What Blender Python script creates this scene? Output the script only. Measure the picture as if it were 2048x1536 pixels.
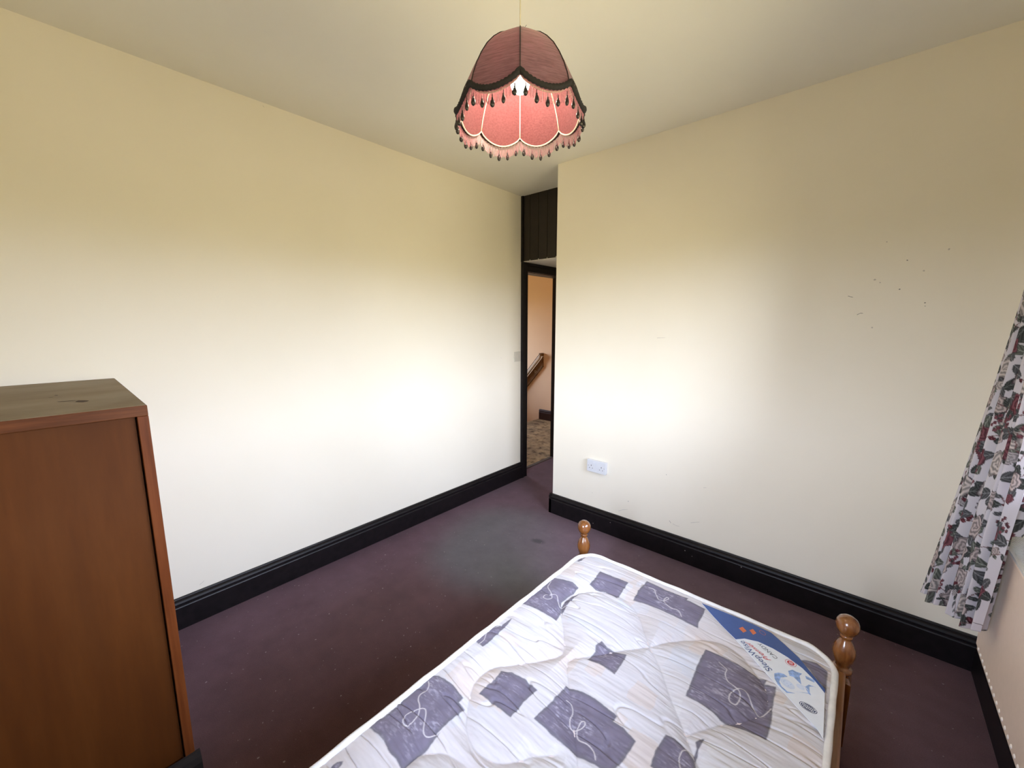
import bpy, bmesh, math, random
import numpy as np
from mathutils import Vector, Matrix, Euler
from mathutils.geometry import tessellate_polygon
C = bpy.context.scene
for o in list(bpy.data.objects):
    bpy.data.objects.remove(o)
PI = math.pi
BULB = 105.0      # strength of the pendant bulb

# ------------------------------------------------------------------ camera
cam_d = bpy.data.cameras.new('camera')
cam_d.sensor_width = 36.0
cam_d.lens = 805.9 / 2048 * 36.0
cam_d.clip_start = 0.02
cam = bpy.data.objects.new('camera', cam_d)
C.collection.objects.link(cam)
_r = Vector((0.7515, 0.6597, 0.0003)); _u = Vector((-0.0994, 0.1127, 0.9886)); _f = Vector((-0.6522, 0.7430, -0.1503))
cam.matrix_world = Matrix(((_r.x, _u.x, -_f.x, 0), (_r.y, _u.y, -_f.y, 0), (_r.z, _u.z, -_f.z, 1.4393), (0, 0, 0, 1)))
C.camera = cam

# ------------------------------------------------------------------ colour management
C.view_settings.view_transform = 'Standard'
C.view_settings.look = 'None'
C.view_settings.gamma = 1
C.view_settings.use_curve_mapping = False
C.view_settings.exposure = 0.33
C.cycles.use_denoising = True
C.cycles.max_bounces = 14
C.cycles.diffuse_bounces = 8
C.cycles.transparent_max_bounces = 12
C.cycles.caustics_reflective = False
C.cycles.caustics_refractive = False
C.cycles.sample_clamp_indirect = 6.0

# ------------------------------------------------------------------ sky: bright overcast above, sunlit grass below
W = bpy.data.worlds.new('sky'); C.world = W; W.use_nodes = True
nt = W.node_tree; nt.nodes.clear()
wo = nt.nodes.new('ShaderNodeOutputWorld'); bg = nt.nodes.new('ShaderNodeBackground')
tc = nt.nodes.new('ShaderNodeTexCoord'); sep = nt.nodes.new('ShaderNodeSeparateXYZ')
mr = nt.nodes.new('ShaderNodeMapRange'); mr.inputs[1].default_value = -1; mr.inputs[2].default_value = 1
rp = nt.nodes.new('ShaderNodeValToRGB')
nt.links.new(tc.outputs['Generated'], sep.inputs[0]); nt.links.new(sep.outputs['Z'], mr.inputs[0])
nt.links.new(mr.outputs[0], rp.inputs[0]); 
# the sky is brighter towards the sun's side
dt = nt.nodes.new('ShaderNodeVectorMath'); dt.operation = 'DOT_PRODUCT'; dt.inputs[1].default_value = Vector((0.31, -0.92, 0.26)).normalized()
nt.links.new(tc.outputs['Generated'], dt.inputs[0])
def mth(op, a, b):
    n_ = nt.nodes.new('ShaderNodeMath'); n_.operation = op
    for i_, v_ in ((0, a), (1, b)):
        if isinstance(v_, (int, float)): n_.inputs[i_].default_value = v_
        else: nt.links.new(v_, n_.inputs[i_])
    return n_.outputs[0]
glow = mth('ADD', mth('MULTIPLY', mth('POWER', mth('MAXIMUM', dt.outputs['Value'], 0.0), 12.0), 1.2), 1.0)
nt.links.new(mth('MULTIPLY', glow, 25.0), bg.inputs[1])
nt.links.new(rp.outputs[0], bg.inputs[0]); nt.links.new(bg.outputs[0], wo.inputs[0])
SKY = [(0.0, (0.38, 0.34, 0.21)), (0.30, (0.32, 0.28, 0.16)), (0.46, (0.20, 0.175, 0.085)), (0.50, (0.30, 0.29, 0.20)), (0.53, (0.80, 0.86, 0.98)), (0.75, (0.62, 0.72, 0.95)), (1.0, (0.5, 0.62, 0.95))]
rp.color_ramp.elements[0].position = SKY[0][0]; rp.color_ramp.elements[0].color = SKY[0][1] + (1,)
rp.color_ramp.elements[1].position = 1.0; rp.color_ramp.elements[1].color = SKY[-1][1] + (1,)
for pz, c in SKY[1:-1]:
    e = rp.color_ramp.elements.new(pz); e.color = c + (1,)

def light(name, kind, loc, energy, color, size=0.1, size_y=None, rot=(0, 0, 0), portal=False):
    d = bpy.data.lights.new(name, kind); d.energy = energy; d.color = color
    if kind == 'AREA':
        d.shape = 'RECTANGLE'; d.size = size; d.size_y = size_y or size
        if portal: d.cycles.is_portal = True
    else:
        d.shadow_soft_size = size
    o = bpy.data.objects.new(name, d); C.collection.objects.link(o); o.location = loc; o.rotation_euler = rot
    return o
# portal over the window opening (sends no light of its own, only guides the sky sampling)
WY0, WY1, WZ0, WZ1 = 0.25, 1.93, 0.93, 1.98
light('window_portal', 'AREA', (0.67, (WY0 + WY1) / 2, (WZ0 + WZ1) / 2), 1, (1, 1, 1), WZ1 - WZ0, WY1 - WY0, (0, PI / 2, 0), True)
VX0, VX1 = -0.72, -0.10            # unseen second window, added behind the camera to brighten the right wall
light('added_back_window_portal', 'AREA', ((VX0 + VX1) / 2, -0.85, (WZ0 + WZ1) / 2), 1, (1, 1, 1), VX1 - VX0, WZ1 - WZ0, (PI / 2, 0, 0), True)
# unseen landing lamp added to light the hall; portal for the added stair window
light('added_hall_bulb', 'POINT', (-3.0, 3.3, 2.25), 3.6, (1.0, 0.62, 0.36), 0.05)
light('added_stair_window_portal', 'AREA', (-5.28, 3.9, 1.35), 1, (1, 1, 1), 1.1, 0.9, (0, -PI / 2, 0), True)

# ------------------------------------------------------------------ helpers
def new_mat(name):
    m = bpy.data.materials.new(name); m.use_nodes = True
    return m, m.node_tree, m.node_tree.nodes, m.node_tree.nodes['Principled BSDF']
def setp(b, **k):
    for n, v in k.items():
        b.inputs[n.replace('_', ' ')].default_value = v
def noise_of(nt, scale, detail=4, rough=0.55, stretch=(1, 1, 1), rot=(0, 0, 0), coord='Object'):
    tc = nt.nodes.new('ShaderNodeTexCoord'); mp = nt.nodes.new('ShaderNodeMapping'); n = nt.nodes.new('ShaderNodeTexNoise')
    mp.inputs['Scale'].default_value = stretch; mp.inputs['Rotation'].default_value = rot
    nt.links.new(tc.outputs[coord], mp.inputs[0]); nt.links.new(mp.outputs[0], n.inputs['Vector'])
    n.inputs['Scale'].default_value = scale; n.inputs['Detail'].default_value = detail; n.inputs['Roughness'].default_value = rough
    return n
def ramp(nt, src, stops):
    r = nt.nodes.new('ShaderNodeValToRGB'); els = r.color_ramp.elements
    els[0].position, els[0].color = stops[0][0], tuple(stops[0][1]) + (1,)
    els[1].position, els[1].color = stops[-1][0], tuple(stops[-1][1]) + (1,)
    for p_, c in stops[1:-1]:
        e = els.new(p_); e.color = tuple(c) + (1,)
    nt.links.new(src, r.inputs[0]); return r
def bump(nt, src, b, strength=0.2, dist=0.002):
    n = nt.nodes.new('ShaderNodeBump'); n.inputs['Strength'].default_value = strength; n.inputs['Distance'].default_value = dist
    nt.links.new(src, n.inputs['Height']); nt.links.new(n.outputs[0], b.inputs['Normal']); return n
def mixrgb(nt, fac, a, b):
    n = nt.nodes.new('ShaderNodeMix'); n.data_type = 'RGBA'
    for i, v in ((0, fac), (6, a), (7, b)):
        if hasattr(v, 'is_output'): nt.links.new(v, n.inputs[i])
        elif isinstance(v, tuple): n.inputs[i].default_value = v + (1,)
        else: n.inputs[i].default_value = v
    return n.outputs[2]
def plain(name, col, rough=0.5, metal=0.0, var=0.06, nscale=40, bstr=0.0, **k):
    m, nt, nd, b = new_mat(name)
    n = noise_of(nt, nscale, 3)
    r = ramp(nt, n.outputs['Fac'], [(0.3, tuple(c * (1 - var) for c in col)), (0.7, tuple(min(1, c * (1 + var)) for c in col))])
    nt.links.new(r.outputs[0], b.inputs['Base Color'])
    b.inputs['Roughness'].default_value = rough; b.inputs['Metallic'].default_value = metal
    if bstr: bump(nt, n.outputs['Fac'], b, bstr)
    setp(b, **k); return m
def link(me, name, mat, parent=None, smooth=False):
    me.name = name; o = bpy.data.objects.new(name, me); C.collection.objects.link(o)
    if mat: me.materials.append(mat)
    if smooth:
        for f in me.polygons: f.use_smooth = True
    if parent: o.parent = parent
    return o
def obj(name, bm, mat, parent=None, smooth=False, bevel=0, seg=2):
    bmesh.ops.recalc_face_normals(bm, faces=bm.faces)
    me = bpy.data.meshes.new(name); bm.to_mesh(me); bm.free()
    o = link(me, name, mat, parent, smooth)
    if bevel:
        md = o.modifiers.new('bevel', 'BEVEL'); md.width = bevel; md.segments = seg; md.limit_method = 'ANGLE'; md.angle_limit = 0.6
    return o
def mesh_np(name, V, F, mat, parent=None, smooth=True):
    me = bpy.data.meshes.new(name); me.from_pydata([tuple(v) for v in V], [], F); me.update()
    return link(me, name, mat, parent, smooth)
def box(bm, x0, x1, y0, y1, z0, z1):
    v = [bm.verts.new(p) for p in [(x0, y0, z0), (x1, y0, z0), (x1, y1, z0), (x0, y1, z0), (x0, y0, z1), (x1, y0, z1), (x1, y1, z1), (x0, y1, z1)]]
    for f in [(0, 3, 2, 1), (4, 5, 6, 7), (0, 1, 5, 4), (1, 2, 6, 5), (2, 3, 7, 6), (3, 0, 4, 7)]:
        bm.faces.new([v[i] for i in f])
def B(*boxes):
    bm = bmesh.new()
    for b_ in boxes: box(bm, *b_)
    return bm
def lathe(bm, prof, seg=32, center=(0, 0, 0)):
    rings = []
    for r, z in prof:
        if r < 1e-5: rings.append([bm.verts.new((center[0], center[1], center[2] + z))])
        else: rings.append([bm.verts.new((center[0] + r * math.cos(2 * PI * k / seg), center[1] + r * math.sin(2 * PI * k / seg), center[2] + z)) for k in range(seg)])
    for a, b_ in zip(rings, rings[1:]):
        for k in range(seg):
            k2 = (k + 1) % seg
            if len(a) == 1 and len(b_) > 1: bm.faces.new([a[0], b_[k], b_[k2]])
            elif len(b_) == 1 and len(a) > 1: bm.faces.new([a[k], a[k2], b_[0]])
            elif len(a) > 1: bm.faces.new([a[k], a[k2], b_[k2], b_[k]])
def tube(bm, pts, r, seg=8, closed=False, cap=True):
    pts = [Vector(p_) for p_ in pts]; n = len(pts); rings = []; prev = None
    for i, p_ in enumerate(pts):
        a = pts[(i - 1) % n] if (closed or i > 0) else p_
        b_ = pts[(i + 1) % n] if (closed or i < n - 1) else p_
        t = (b_ - a).normalized()
        if prev is None:
            ref = Vector((0, 0, 1)) if abs(t.z) < 0.9 else Vector((1, 0, 0)); u = t.cross(ref).normalized()
        else:
            u = (prev - t * prev.dot(t)).normalized()
        prev = u; w = t.cross(u)
        rr = r[i] if isinstance(r, (list, tuple)) else r
        rings.append([bm.verts.new(p_ + (u * math.cos(2 * PI * k / seg) + w * math.sin(2 * PI * k / seg)) * rr) for k in range(seg)])
    m = n if closed else n - 1
    for i in range(m):
        a, b_ = rings[i], rings[(i + 1) % n]
        for k in range(seg): bm.faces.new([a[k], a[(k + 1) % seg], b_[(k + 1) % seg], b_[k]])
    if cap and not closed:
        bm.faces.new(rings[0]); bm.faces.new(rings[-1][::-1])
def prism(bm, poly, z0, z1):
    a = [bm.verts.new((x, y, z0)) for x, y in poly]; b_ = [bm.verts.new((x, y, z1)) for x, y in poly]
    n = len(poly); bm.faces.new(a[::-1]); bm.faces.new(b_)
    for i in range(n): bm.faces.new([a[i], a[(i + 1) % n], b_[(i + 1) % n], b_[i]])
def extrude_profile(bm, prof, p0, p1, out):
    """prof = (distance out of the wall, height); run from p0 to p1 along the floor; out = unit normal"""
    a = [bm.verts.new((p0[0] + out[0] * d, p0[1] + out[1] * d, z)) for d, z in prof]
    b_ = [bm.verts.new((p1[0] + out[0] * d, p1[1] + out[1] * d, z)) for d, z in prof]
    n = len(prof); bm.faces.new(a); bm.faces.new(b_[::-1])
    for i in range(n): bm.faces.new([a[i], b_[i], b_[(i + 1) % n], a[(i + 1) % n]])
def thing(name, label, cat, loc=(0, 0, 0)):
    o = bpy.data.objects.new(name, None); C.collection.objects.link(o); o.location = loc
    o.empty_display_size = 0.1; o['label'] = label; o['category'] = cat; return o
def struct(o, label=None):
    o['kind'] = 'structure'
    if label: o['label'] = label
    return o
def shift(o, root):
    """parent a mesh drawn in world coordinates under a root that has its own location"""
    o.parent = root; o.data.transform(Matrix.Translation(-root.location)); return o

# ------------------------------------------------------------------ dimensions
XA, YB, XC, YK, H = -2.33, 2.40, 0.483, -0.66, 2.50      # left wall, right wall, window wall, back wall, ceiling
XN = -1.692                                              # free end of the right wall
DY0, DY1, DZ = 2.842, 3.462, 1.885                       # door opening in the left wall, beyond the recess
BZ, BY = 1.965, 2.782                                    # boxed bulkhead: underside, front face
HY = 4.76                                                # landing wall with the handrail
LX = -3.63                                               # edge of the landing where the stairs go down

# ------------------------------------------------------------------ materials
def wall_mat(name, col, col2):
    m, nt, nd, b = new_mat(name)
    n = noise_of(nt, 2.2, 3); r = ramp(nt, n.outputs['Fac'], [(0.3, col), (0.75, col2)])
    nt.links.new(r.outputs[0], b.inputs['Base Color']); b.inputs['Roughness'].default_value = 0.75
    n2 = noise_of(nt, 160, 3); bump(nt, n2.outputs['Fac'], b, 0.08, 0.001); setp(b, Specular_IOR_Level=0.25)
    return m
M_wall = wall_mat('cream_wall_paint', (0.80, 0.745, 0.63), (0.825, 0.77, 0.66))
M_ceil = wall_mat('white_ceiling_paint', (0.81, 0.79, 0.72), (0.84, 0.82, 0.75))
M_hall = wall_mat('tan_hall_paint', (0.76, 0.56, 0.37), (0.80, 0.60, 0.40))
M_soffit = wall_mat('white_soffit_paint', (0.8, 0.78, 0.72), (0.82, 0.8, 0.74))

m, nt, nd, b = new_mat('black_gloss_paint'); M_black = m
n = noise_of(nt, 30, 4); r = ramp(nt, n.outputs['Fac'], [(0.3, (0.004, 0.003, 0.0035)), (0.7, (0.010, 0.007, 0.008))])
nt.links.new(r.outputs[0], b.inputs['Base Color']); b.inputs['Roughness'].default_value = 0.42; setp(b, Specular_IOR_Level=0.28); bump(nt, n.outputs['Fac'], b, 0.12, 0.001)
M_board = plain('dark_stained_boards', (0.013, 0.007, 0.004), 0.6, var=0.3, nscale=20)

def wood(name, c0, c1, c2, scale=6, stretch=(8, 8, 0.7), rough=0.45, coat=0.0, blotch=0.0, bc=(0.1, 0.1, 0.1)):
    m, nt, nd, b = new_mat(name)
    n = noise_of(nt, scale, 6, 0.6, stretch); r = ramp(nt, n.outputs['Fac'], [(0.3, c0), (0.5, c1), (0.7, c2)])
    out = r.outputs[0]
    if blotch:
        n2 = noise_of(nt, 3.2, 5, 0.6, (1, 1, 0.45)); mr = nt.nodes.new('ShaderNodeMapRange')
        mr.inputs[1].default_value = 0.45; mr.inputs[2].default_value = 0.75; mr.inputs[4].default_value = blotch
        nt.links.new(n2.outputs['Fac'], mr.inputs[0]); out = mixrgb(nt, mr.outputs[0], out, bc)
    nt.links.new(out, b.inputs['Base Color']); b.inputs['Roughness'].default_value = rough
    b.inputs['Coat Weight'].default_value = coat; b.inputs['Specular IOR Level'].default_value = 0.5 if coat else 0.16; b.inputs['Coat Roughness'].default_value = 0.08
    bump(nt, n.outputs['Fac'], b, 0.06, 0.001); return m
M_cab_panel = wood('brown_plywood', (0.058, 0.015, 0.0015), (0.076, 0.021, 0.0022), (0.098, 0.029, 0.004), 3.0, (4, 4, 0.5), 0.6, 0, 0.5, (0.115, 0.042, 0.010))
M_cab_frame = wood('red_brown_hardwood', (0.09, 0.022, 0.005), (0.125, 0.033, 0.008), (0.155, 0.045, 0.012), 5, (14, 14, 0.8), 0.42)
M_cab_rail = wood('red_brown_hardwood_across', (0.07, 0.021, 0.006), (0.11, 0.035, 0.011), (0.15, 0.05, 0.016), 5, (14, 0.8, 14), 0.42)
M_cab_top = wood('faded_dusty_wood_top', (0.19, 0.14, 0.085), (0.235, 0.18, 0.115), (0.28, 0.22, 0.15), 3, (2, 1, 1), 0.6, 0, 0.5, (0.33, 0.29, 0.22))
M_pine = wood('varnished_pine', (0.105, 0.030, 0.006), (0.19, 0.066, 0.015), (0.25, 0.098, 0.027), 7, (9, 9, 0.7), 0.25, 0.7)
M_pine_rail = wood('varnished_pine_rail', (0.16, 0.06, 0.018), (0.25, 0.108, 0.036), (0.31, 0.145, 0.055), 7, (9, 0.7, 9), 0.3, 0.5)
M_oak = wood('handrail_wood', (0.10, 0.05, 0.02), (0.16, 0.085, 0.035), (0.2, 0.11, 0.05), 6, (3, 3, 3), 0.4)
M_oak_light = plain('cream_painted_rail', (0.5, 0.40, 0.28), 0.45)
M_skirt_hall = plain('dark_brown_gloss', (0.028, 0.010, 0.007), 0.4)

# carpet: purple-brown pile, worn grey-green in the walkway, brown wear and light levels painted in as spots
m, nt, nd, b = new_mat('purple_carpet'); M_carpet = m
tc = nt.nodes.new('ShaderNodeTexCoord')
def spot(cx, cy, rx, ry, rot=0.0, soft=0.5, wob=0.25):
    mp = nt.nodes.new('ShaderNodeMapping'); mp.vector_type = 'TEXTURE'
    mp.inputs['Location'].default_value = (cx, cy, 0); mp.inputs['Rotation'].default_value = (0, 0, rot); mp.inputs['Scale'].default_value = (rx, ry, 1)
    nt.links.new(tc.outputs['Object'], mp.inputs[0])
    nz = noise_of(nt, 2.3, 4); ad = nt.nodes.new('ShaderNodeVectorMath'); ad.operation = 'MULTIPLY_ADD'
    nt.links.new(nz.outputs['Color'], ad.inputs[0]); ad.inputs[1].default_value = (wob * 2, wob * 2, 0); nt.links.new(mp.outputs[0], ad.inputs[2])
    sb = nt.nodes.new('ShaderNodeVectorMath'); sb.operation = 'SUBTRACT'; nt.links.new(ad.outputs[0], sb.inputs[0]); sb.inputs[1].default_value = (wob, wob, 0)
    ln = nt.nodes.new('ShaderNodeVectorMath'); ln.operation = 'LENGTH'; nt.links.new(sb.outputs[0], ln.inputs[0])
    mr = nt.nodes.new('ShaderNodeMapRange'); mr.interpolation_type = 'SMOOTHSTEP'
    mr.inputs[1].default_value = 1 + soft; mr.inputs[2].default_value = 1 - soft; nt.links.new(ln.outputs['Value'], mr.inputs[0])
    return mr.outputs[0]
def scaled(v, k):
    mm = nt.nodes.new('ShaderNodeMath'); mm.operation = 'MULTIPLY'; nt.links.new(v, mm.inputs[0]); mm.inputs[1].default_value = k; return mm.outputs[0]
nf = noise_of(nt, 420, 2, 0.7); nm = noise_of(nt, 9, 5, 0.65); nl = noise_of(nt, 1.6, 3)
base = ramp(nt, nl.outputs['Fac'], [(0.35, (0.100, 0.052, 0.068)), (0.65, (0.128, 0.072, 0.090))]).outputs[0]
base = mixrgb(nt, scaled(spot(-1.35, 0.75, 0.62, 0.95, 0.2, 0.45), 0.75), base, (0.070, 0.032, 0.026))  # brown worn zone, with the dimmer light near the camera painted in
base = mixrgb(nt, scaled(spot(-1.66, 1.80, 0.42, 0.50, 0.75, 0.40), 0.85), base, (0.105, 0.098, 0.100))
base = mixrgb(nt, scaled(spot(-1.28, 1.68, 0.30, 0.26, 0.2, 0.5), 0.7), base, (0.108, 0.100, 0.096))
base = mixrgb(nt, scaled(spot(0.15, 1.85, 0.5, 0.5, 0, 0.6), 0.5), base, (0.090, 0.046, 0.042))  # floor light level by the window wall painted into the colour
base = mixrgb(nt, scaled(spot(-0.75, 2.05, 0.85, 0.40, -0.1, 0.5), 0.8), base, (0.165, 0.115, 0.150))  # lighter purple stands in for brighter light along the right wall
base = mixrgb(nt, scaled(spot(-1.52, 1.99, 0.045, 0.025, 0.3, 0.5), 0.6), base, (0.035, 0.032, 0.034))
fr = ramp(nt, nf.outputs['Fac'], [(0.25, (0.62, 0.62, 0.62)), (0.55, (1, 1, 1)), (0.8, (1.5, 1.5, 1.5))])
mu = nt.nodes.new('ShaderNodeMix'); mu.data_type = 'RGBA'; mu.blend_type = 'MULTIPLY'; mu.inputs[0].default_value = 0.75
nt.links.new(base, mu.inputs[6]); nt.links.new(fr.outputs[0], mu.inputs[7])
mr_ = ramp(nt, nm.outputs['Fac'], [(0.3, (0.85, 0.85, 0.85)), (0.7, (1.15, 1.15, 1.15))])
mu2 = nt.nodes.new('ShaderNodeMix'); mu2.data_type = 'RGBA'; mu2.blend_type = 'MULTIPLY'; mu2.inputs[0].default_value = 0.8
nt.links.new(mu.outputs[2], mu2.inputs[6]); nt.links.new(mr_.outputs[0], mu2.inputs[7])
lint = noise_of(nt, 75, 1, 0.3); lm = nt.nodes.new('ShaderNodeMapRange'); lm.inputs[1].default_value = 0.745; lm.inputs[2].default_value = 0.80; lm.inputs[4].default_value = 0.55
nt.links.new(lint.outputs['Fac'], lm.inputs[0]); fin = mixrgb(nt, lm.outputs[0], mu2.outputs[2], (0.34, 0.28, 0.27))
nt.links.new(fin, b.inputs['Base Color']); b.inputs['Roughness'].default_value = 1.0
setp(b, Specular_IOR_Level=0.1, Sheen_Weight=0.08, Sheen_Roughness=0.5)
bump(nt, nf.outputs['Fac'], b, 0.5, 0.003)

m, nt, nd, b = new_mat('patterned_landing_carpet'); M_hallcarpet = m
n1 = noise_of(nt, 14, 5, 0.6); n2 = noise_of(nt, 5, 3, 0.5)
c1 = ramp(nt, n1.outputs['Fac'], [(0.36, (0.07, 0.045, 0.02)), (0.46, (0.22, 0.16, 0.085)), (0.6, (0.30, 0.23, 0.13)), (0.7, (0.16, 0.12, 0.06))])
c2 = ramp(nt, n2.outputs['Fac'], [(0.4, (0.8, 0.8, 0.8)), (0.65, (1.25, 1.25, 1.2))])
mu = nt.nodes.new('ShaderNodeMix'); mu.data_type = 'RGBA'; mu.blend_type = 'MULTIPLY'; mu.inputs[0].default_value = 1
nt.links.new(c1.outputs[0], mu.inputs[6]); nt.links.new(c2.outputs[0], mu.inputs[7]); nt.links.new(mu.outputs[2], b.inputs['Base Color'])
b.inputs['Roughness'].default_value = 1

# ------------------------------------------------------------------ room shell
T = 0.12
struct(obj('floor', B((XA - T, XC + 0.17, YK - T, YB + 1.6, -0.12, 0.0)), M_carpet), 'worn purple brown fitted carpet in the bedroom')
struct(obj('floor', B((LX, XA - T, 2.3, HY + 0.3, -0.12, 0.0)), M_hallcarpet), 'patterned beige carpet on the landing')
struct(obj('ceiling', B((XA - T, XC + 0.17, YK - T, YB + 1.6, H, H + 0.12)), M_ceil), 'white painted bedroom ceiling')
struct(obj('ceiling', B((-5.4, XA - T, 2.3, HY + 0.3, H, H + 0.12)), M_hall), 'tan ceiling above the landing')
struct(obj('wall_left', B((XA - T, XA, YK - T, DY0, 0, H), (XA - T, XA, DY0, DY1, DZ, H), (XA - T, XA, DY1, YB + 1.6, 0, H)), M_wall), 'blank cream left wall')
struct(obj('wall_right', B((XN, XC + 0.17, YB, YB + T, 0, H), (XN, XN + T, YB + T, YB + 1.5, 0, H)), M_wall), 'cream right wall with scuff marks')
struct(obj('wall_recess', B((XA, XN + T, YB + 1.5, YB + 1.6, 0, H)), M_wall), 'wall closing the recess by the door')
struct(obj('wall_window', B((XC, XC + 0.17, YK - T, WY0, 0, H), (XC, XC + 0.17, WY1, YB, 0, H), (XC, XC + 0.17, WY0, WY1, 0, WZ0), (XC, XC + 0.17, WY0, WY1, WZ1, H)), M_wall), 'cream window wall behind the radiator')
struct(obj('wall_back', B((XA, VX0, YK - T, YK, 0, H), (VX1, XC, YK - T, YK, 0, H), (VX0, VX1, YK - T, YK, 0, WZ0), (VX0, VX1, YK - T, YK, WZ1, H)), M_wall), 'cream wall behind the camera')
# landing
struct(obj('wall_landing', B((-5.4, XA - T, HY, HY + 0.12, -2.2, H)), M_hall), 'tan landing wall carrying the handrail')
struct(obj('wall_stairwell', B((-5.4, -5.28, 2.3, 3.45, -2.2, H), (-5.4, -5.28, 4.35, HY, -2.2, H), (-5.4, -5.28, 3.45, 4.35, -2.2, 0.8), (-5.4, -5.28, 3.45, 4.35, 1.9, H)), M_hall), 'tan stairwell wall with the added stair window')
for bx_, lab_ in (((-5.4, XA - T, 2.18, 2.3, -2.2, H), 'stairwell wall away from the handrail'), ((LX, LX + 0.1, 2.3, HY, -2.2, -0.121), 'wall under the landing edge'), ((XA - T, XA - T + 0.02, YB + 1.6, HY, 0, H), 'landing wall beyond the bedroom')):
    struct(obj('wall_stairwell', B(bx_), M_hall), lab_)
struct(obj('floor', B((-5.28, LX, 2.3, HY, -2.32, -2.2)), M_hallcarpet), 'lower floor at the foot of the stairs')

# stairs going down away from the landing
bm = bmesh.new()
for k in range(6):
    box(bm, LX - 0.002 - 0.22 * (k + 1), LX - 0.002 - 0.22 * k, 3.7, HY - 0.001, -0.2 * (k + 1) - 0.2, -0.2 * (k + 1))
st = obj('staircase', bm, M_hallcarpet); st['label'] = 'carpeted staircase going down from the landing through the doorway'; st['category'] = 'stairs'

# skirting boards
PROF = [(0, 0), (0.021, 0), (0.021, 0.108), (0.019, 0.113), (0.0165, 0.115), (0.0165, 0.120), (0.0205, 0.124), (0.0215, 0.129), (0.0185, 0.138), (0.0125, 0.143), (0.0125, 0.147), (0.009, 0.152), (0, 0.152)]
def skirting(name, p0, p1, out, mat=M_black, label=None):
    bm = bmesh.new(); extrude_profile(bm, PROF, p0, p1, out); return struct(obj(name, bm, mat), label)
skirting('baseboard_left', (XA, YK), (XA, 2.772), (1, 0), label='black moulded skirting along the left wall')
sk = skirting('baseboard_right', (XN - 0.021, YB), (XC, YB), (0, -1), label='black moulded skirting along the right wall')
skirting('baseboard_window', (XC, YK), (XC, YB - 0.021), (-1, 0), label='black skirting under the radiator')
skirting('baseboard_recess', (XN, YB - 0.021), (XN, YB + 1.5), (-1, 0), label='black skirting round the end of the right wall')
skirting('baseboard_back', (XA, YK), (XC, YK), (0, 1), label='black skirting behind the camera')
skirting('baseboard_landing', (LX + 0.01, HY), (XA - T, HY), (0, -1), M_skirt_hall, 'dark brown skirting on the landing wall')
# paint chips on the right skirting and small marks on the walls
M_chip = plain('chipped_paint', (0.38, 0.35, 0.34), 0.7)
bm = bmesh.new()
for x, z, s in [(-1.327, 0.041, 1), (-1.196, 0.091, 0.8), (-0.701, 0.082, 1), (-0.659, 0.062, 0.8), (-0.40, 0.103, 1.1)]:
    lathe(bm, [(0.0028 * s, 0), (0.0022 * s, 0.0006), (0, 0.0008)], 7)
    bmesh.ops.rotate(bm, verts=bm.verts[-15:], cent=(0, 0, 0), matrix=Matrix.Rotation(PI / 2, 3, 'X'))
    bmesh.ops.translate(bm, verts=bm.verts[-15:], vec=(x, YB - 0.021, z))
obj('paint_chips', bm, M_chip, sk)
M_scuff = plain('scuff_grey', (0.20, 0.185, 0.17), 0.9); M_scuff2 = plain('scuff_faint', (0.52, 0.48, 0.43), 0.9)
def marks(lines, dots, plane, pos, mat, w=0.0012):
    bm = bmesh.new(); random.seed(4)
    def P(a, z): return (a, pos - 0.0006, z) if plane == 'B' else (pos + 0.0006, a, z)
    for l in lines:
        for (a0, z0), (a1, z1) in zip(l, l[1:]):
            d = math.hypot(a1 - a0, z1 - z0); nx, nz = -(z1 - z0) / d * w, (a1 - a0) / d * w
            bm.faces.new([bm.verts.new(P(a0 - nx, z0 - nz)), bm.verts.new(P(a1 - nx * .6, z1 - nz * .6)), bm.verts.new(P(a1 + nx * .6, z1 + nz * .6)), bm.verts.new(P(a0 + nx, z0 + nz))])
    for (a0, z0, r_) in dots:
        bm.faces.new([bm.verts.new(P(a0 + r_ * random.uniform(.6, 1.1) * math.cos(t), z0 + r_ * random.uniform(.6, 1.1) * math.sin(t))) for t in [i * PI / 4 for i in range(8)]])
    return bm
wr = bpy.data.objects['wall_right']; wl = bpy.data.objects['wall_left']
obj('scuff_marks', marks([[(-0.086, 1.559), (-0.076, 1.555), (-0.068, 1.553)], [(-0.047, 1.475), (-0.036, 1.482), (-0.027, 1.481)], [(-0.81, 0.229), (-0.80, 0.216)]],
    [(0.092, 1.698, .003), (0.081, 1.58, .003), (0.163, 1.521, .0028), (0.165, 1.508, .002), (-0.846, 0.518, .0025), (-1.083, 0.272, .003)], 'B', YB, M_scuff), M_scuff, wr)
obj('scuff_marks', marks([[(-0.79, 0.216), (-0.769, 0.211), (-0.748, 0.212)], [(-0.63, 0.494), (-0.614, 0.499)], [(-1.149, 0.183), (-1.122, 0.2), (-1.084, 0.214)], [(-0.685, 0.259), (-0.637, 0.279)], [(-0.95, 1.35), (-0.90, 1.353)]],
    [(0.146, 1.651, .004), (-0.002, 1.625, .0045), (0.016, 1.612, .003), (0.01, 1.419, .004), (0.02, 1.781, .003), (0.208, 1.729, .004), (-1.352, 0.253, .003)], 'B', YB, M_scuff2), M_scuff2, wr)
obj('scuff_marks', marks([[(0.811, 2.486), (0.817, 2.480)], [(0.345, 0.176), (0.356, 0.181), (0.364, 0.188)], [(2.508, 1.148), (2.516, 1.138)]], [], 'A', XA, M_scuff2), M_scuff2, wl)

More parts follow.
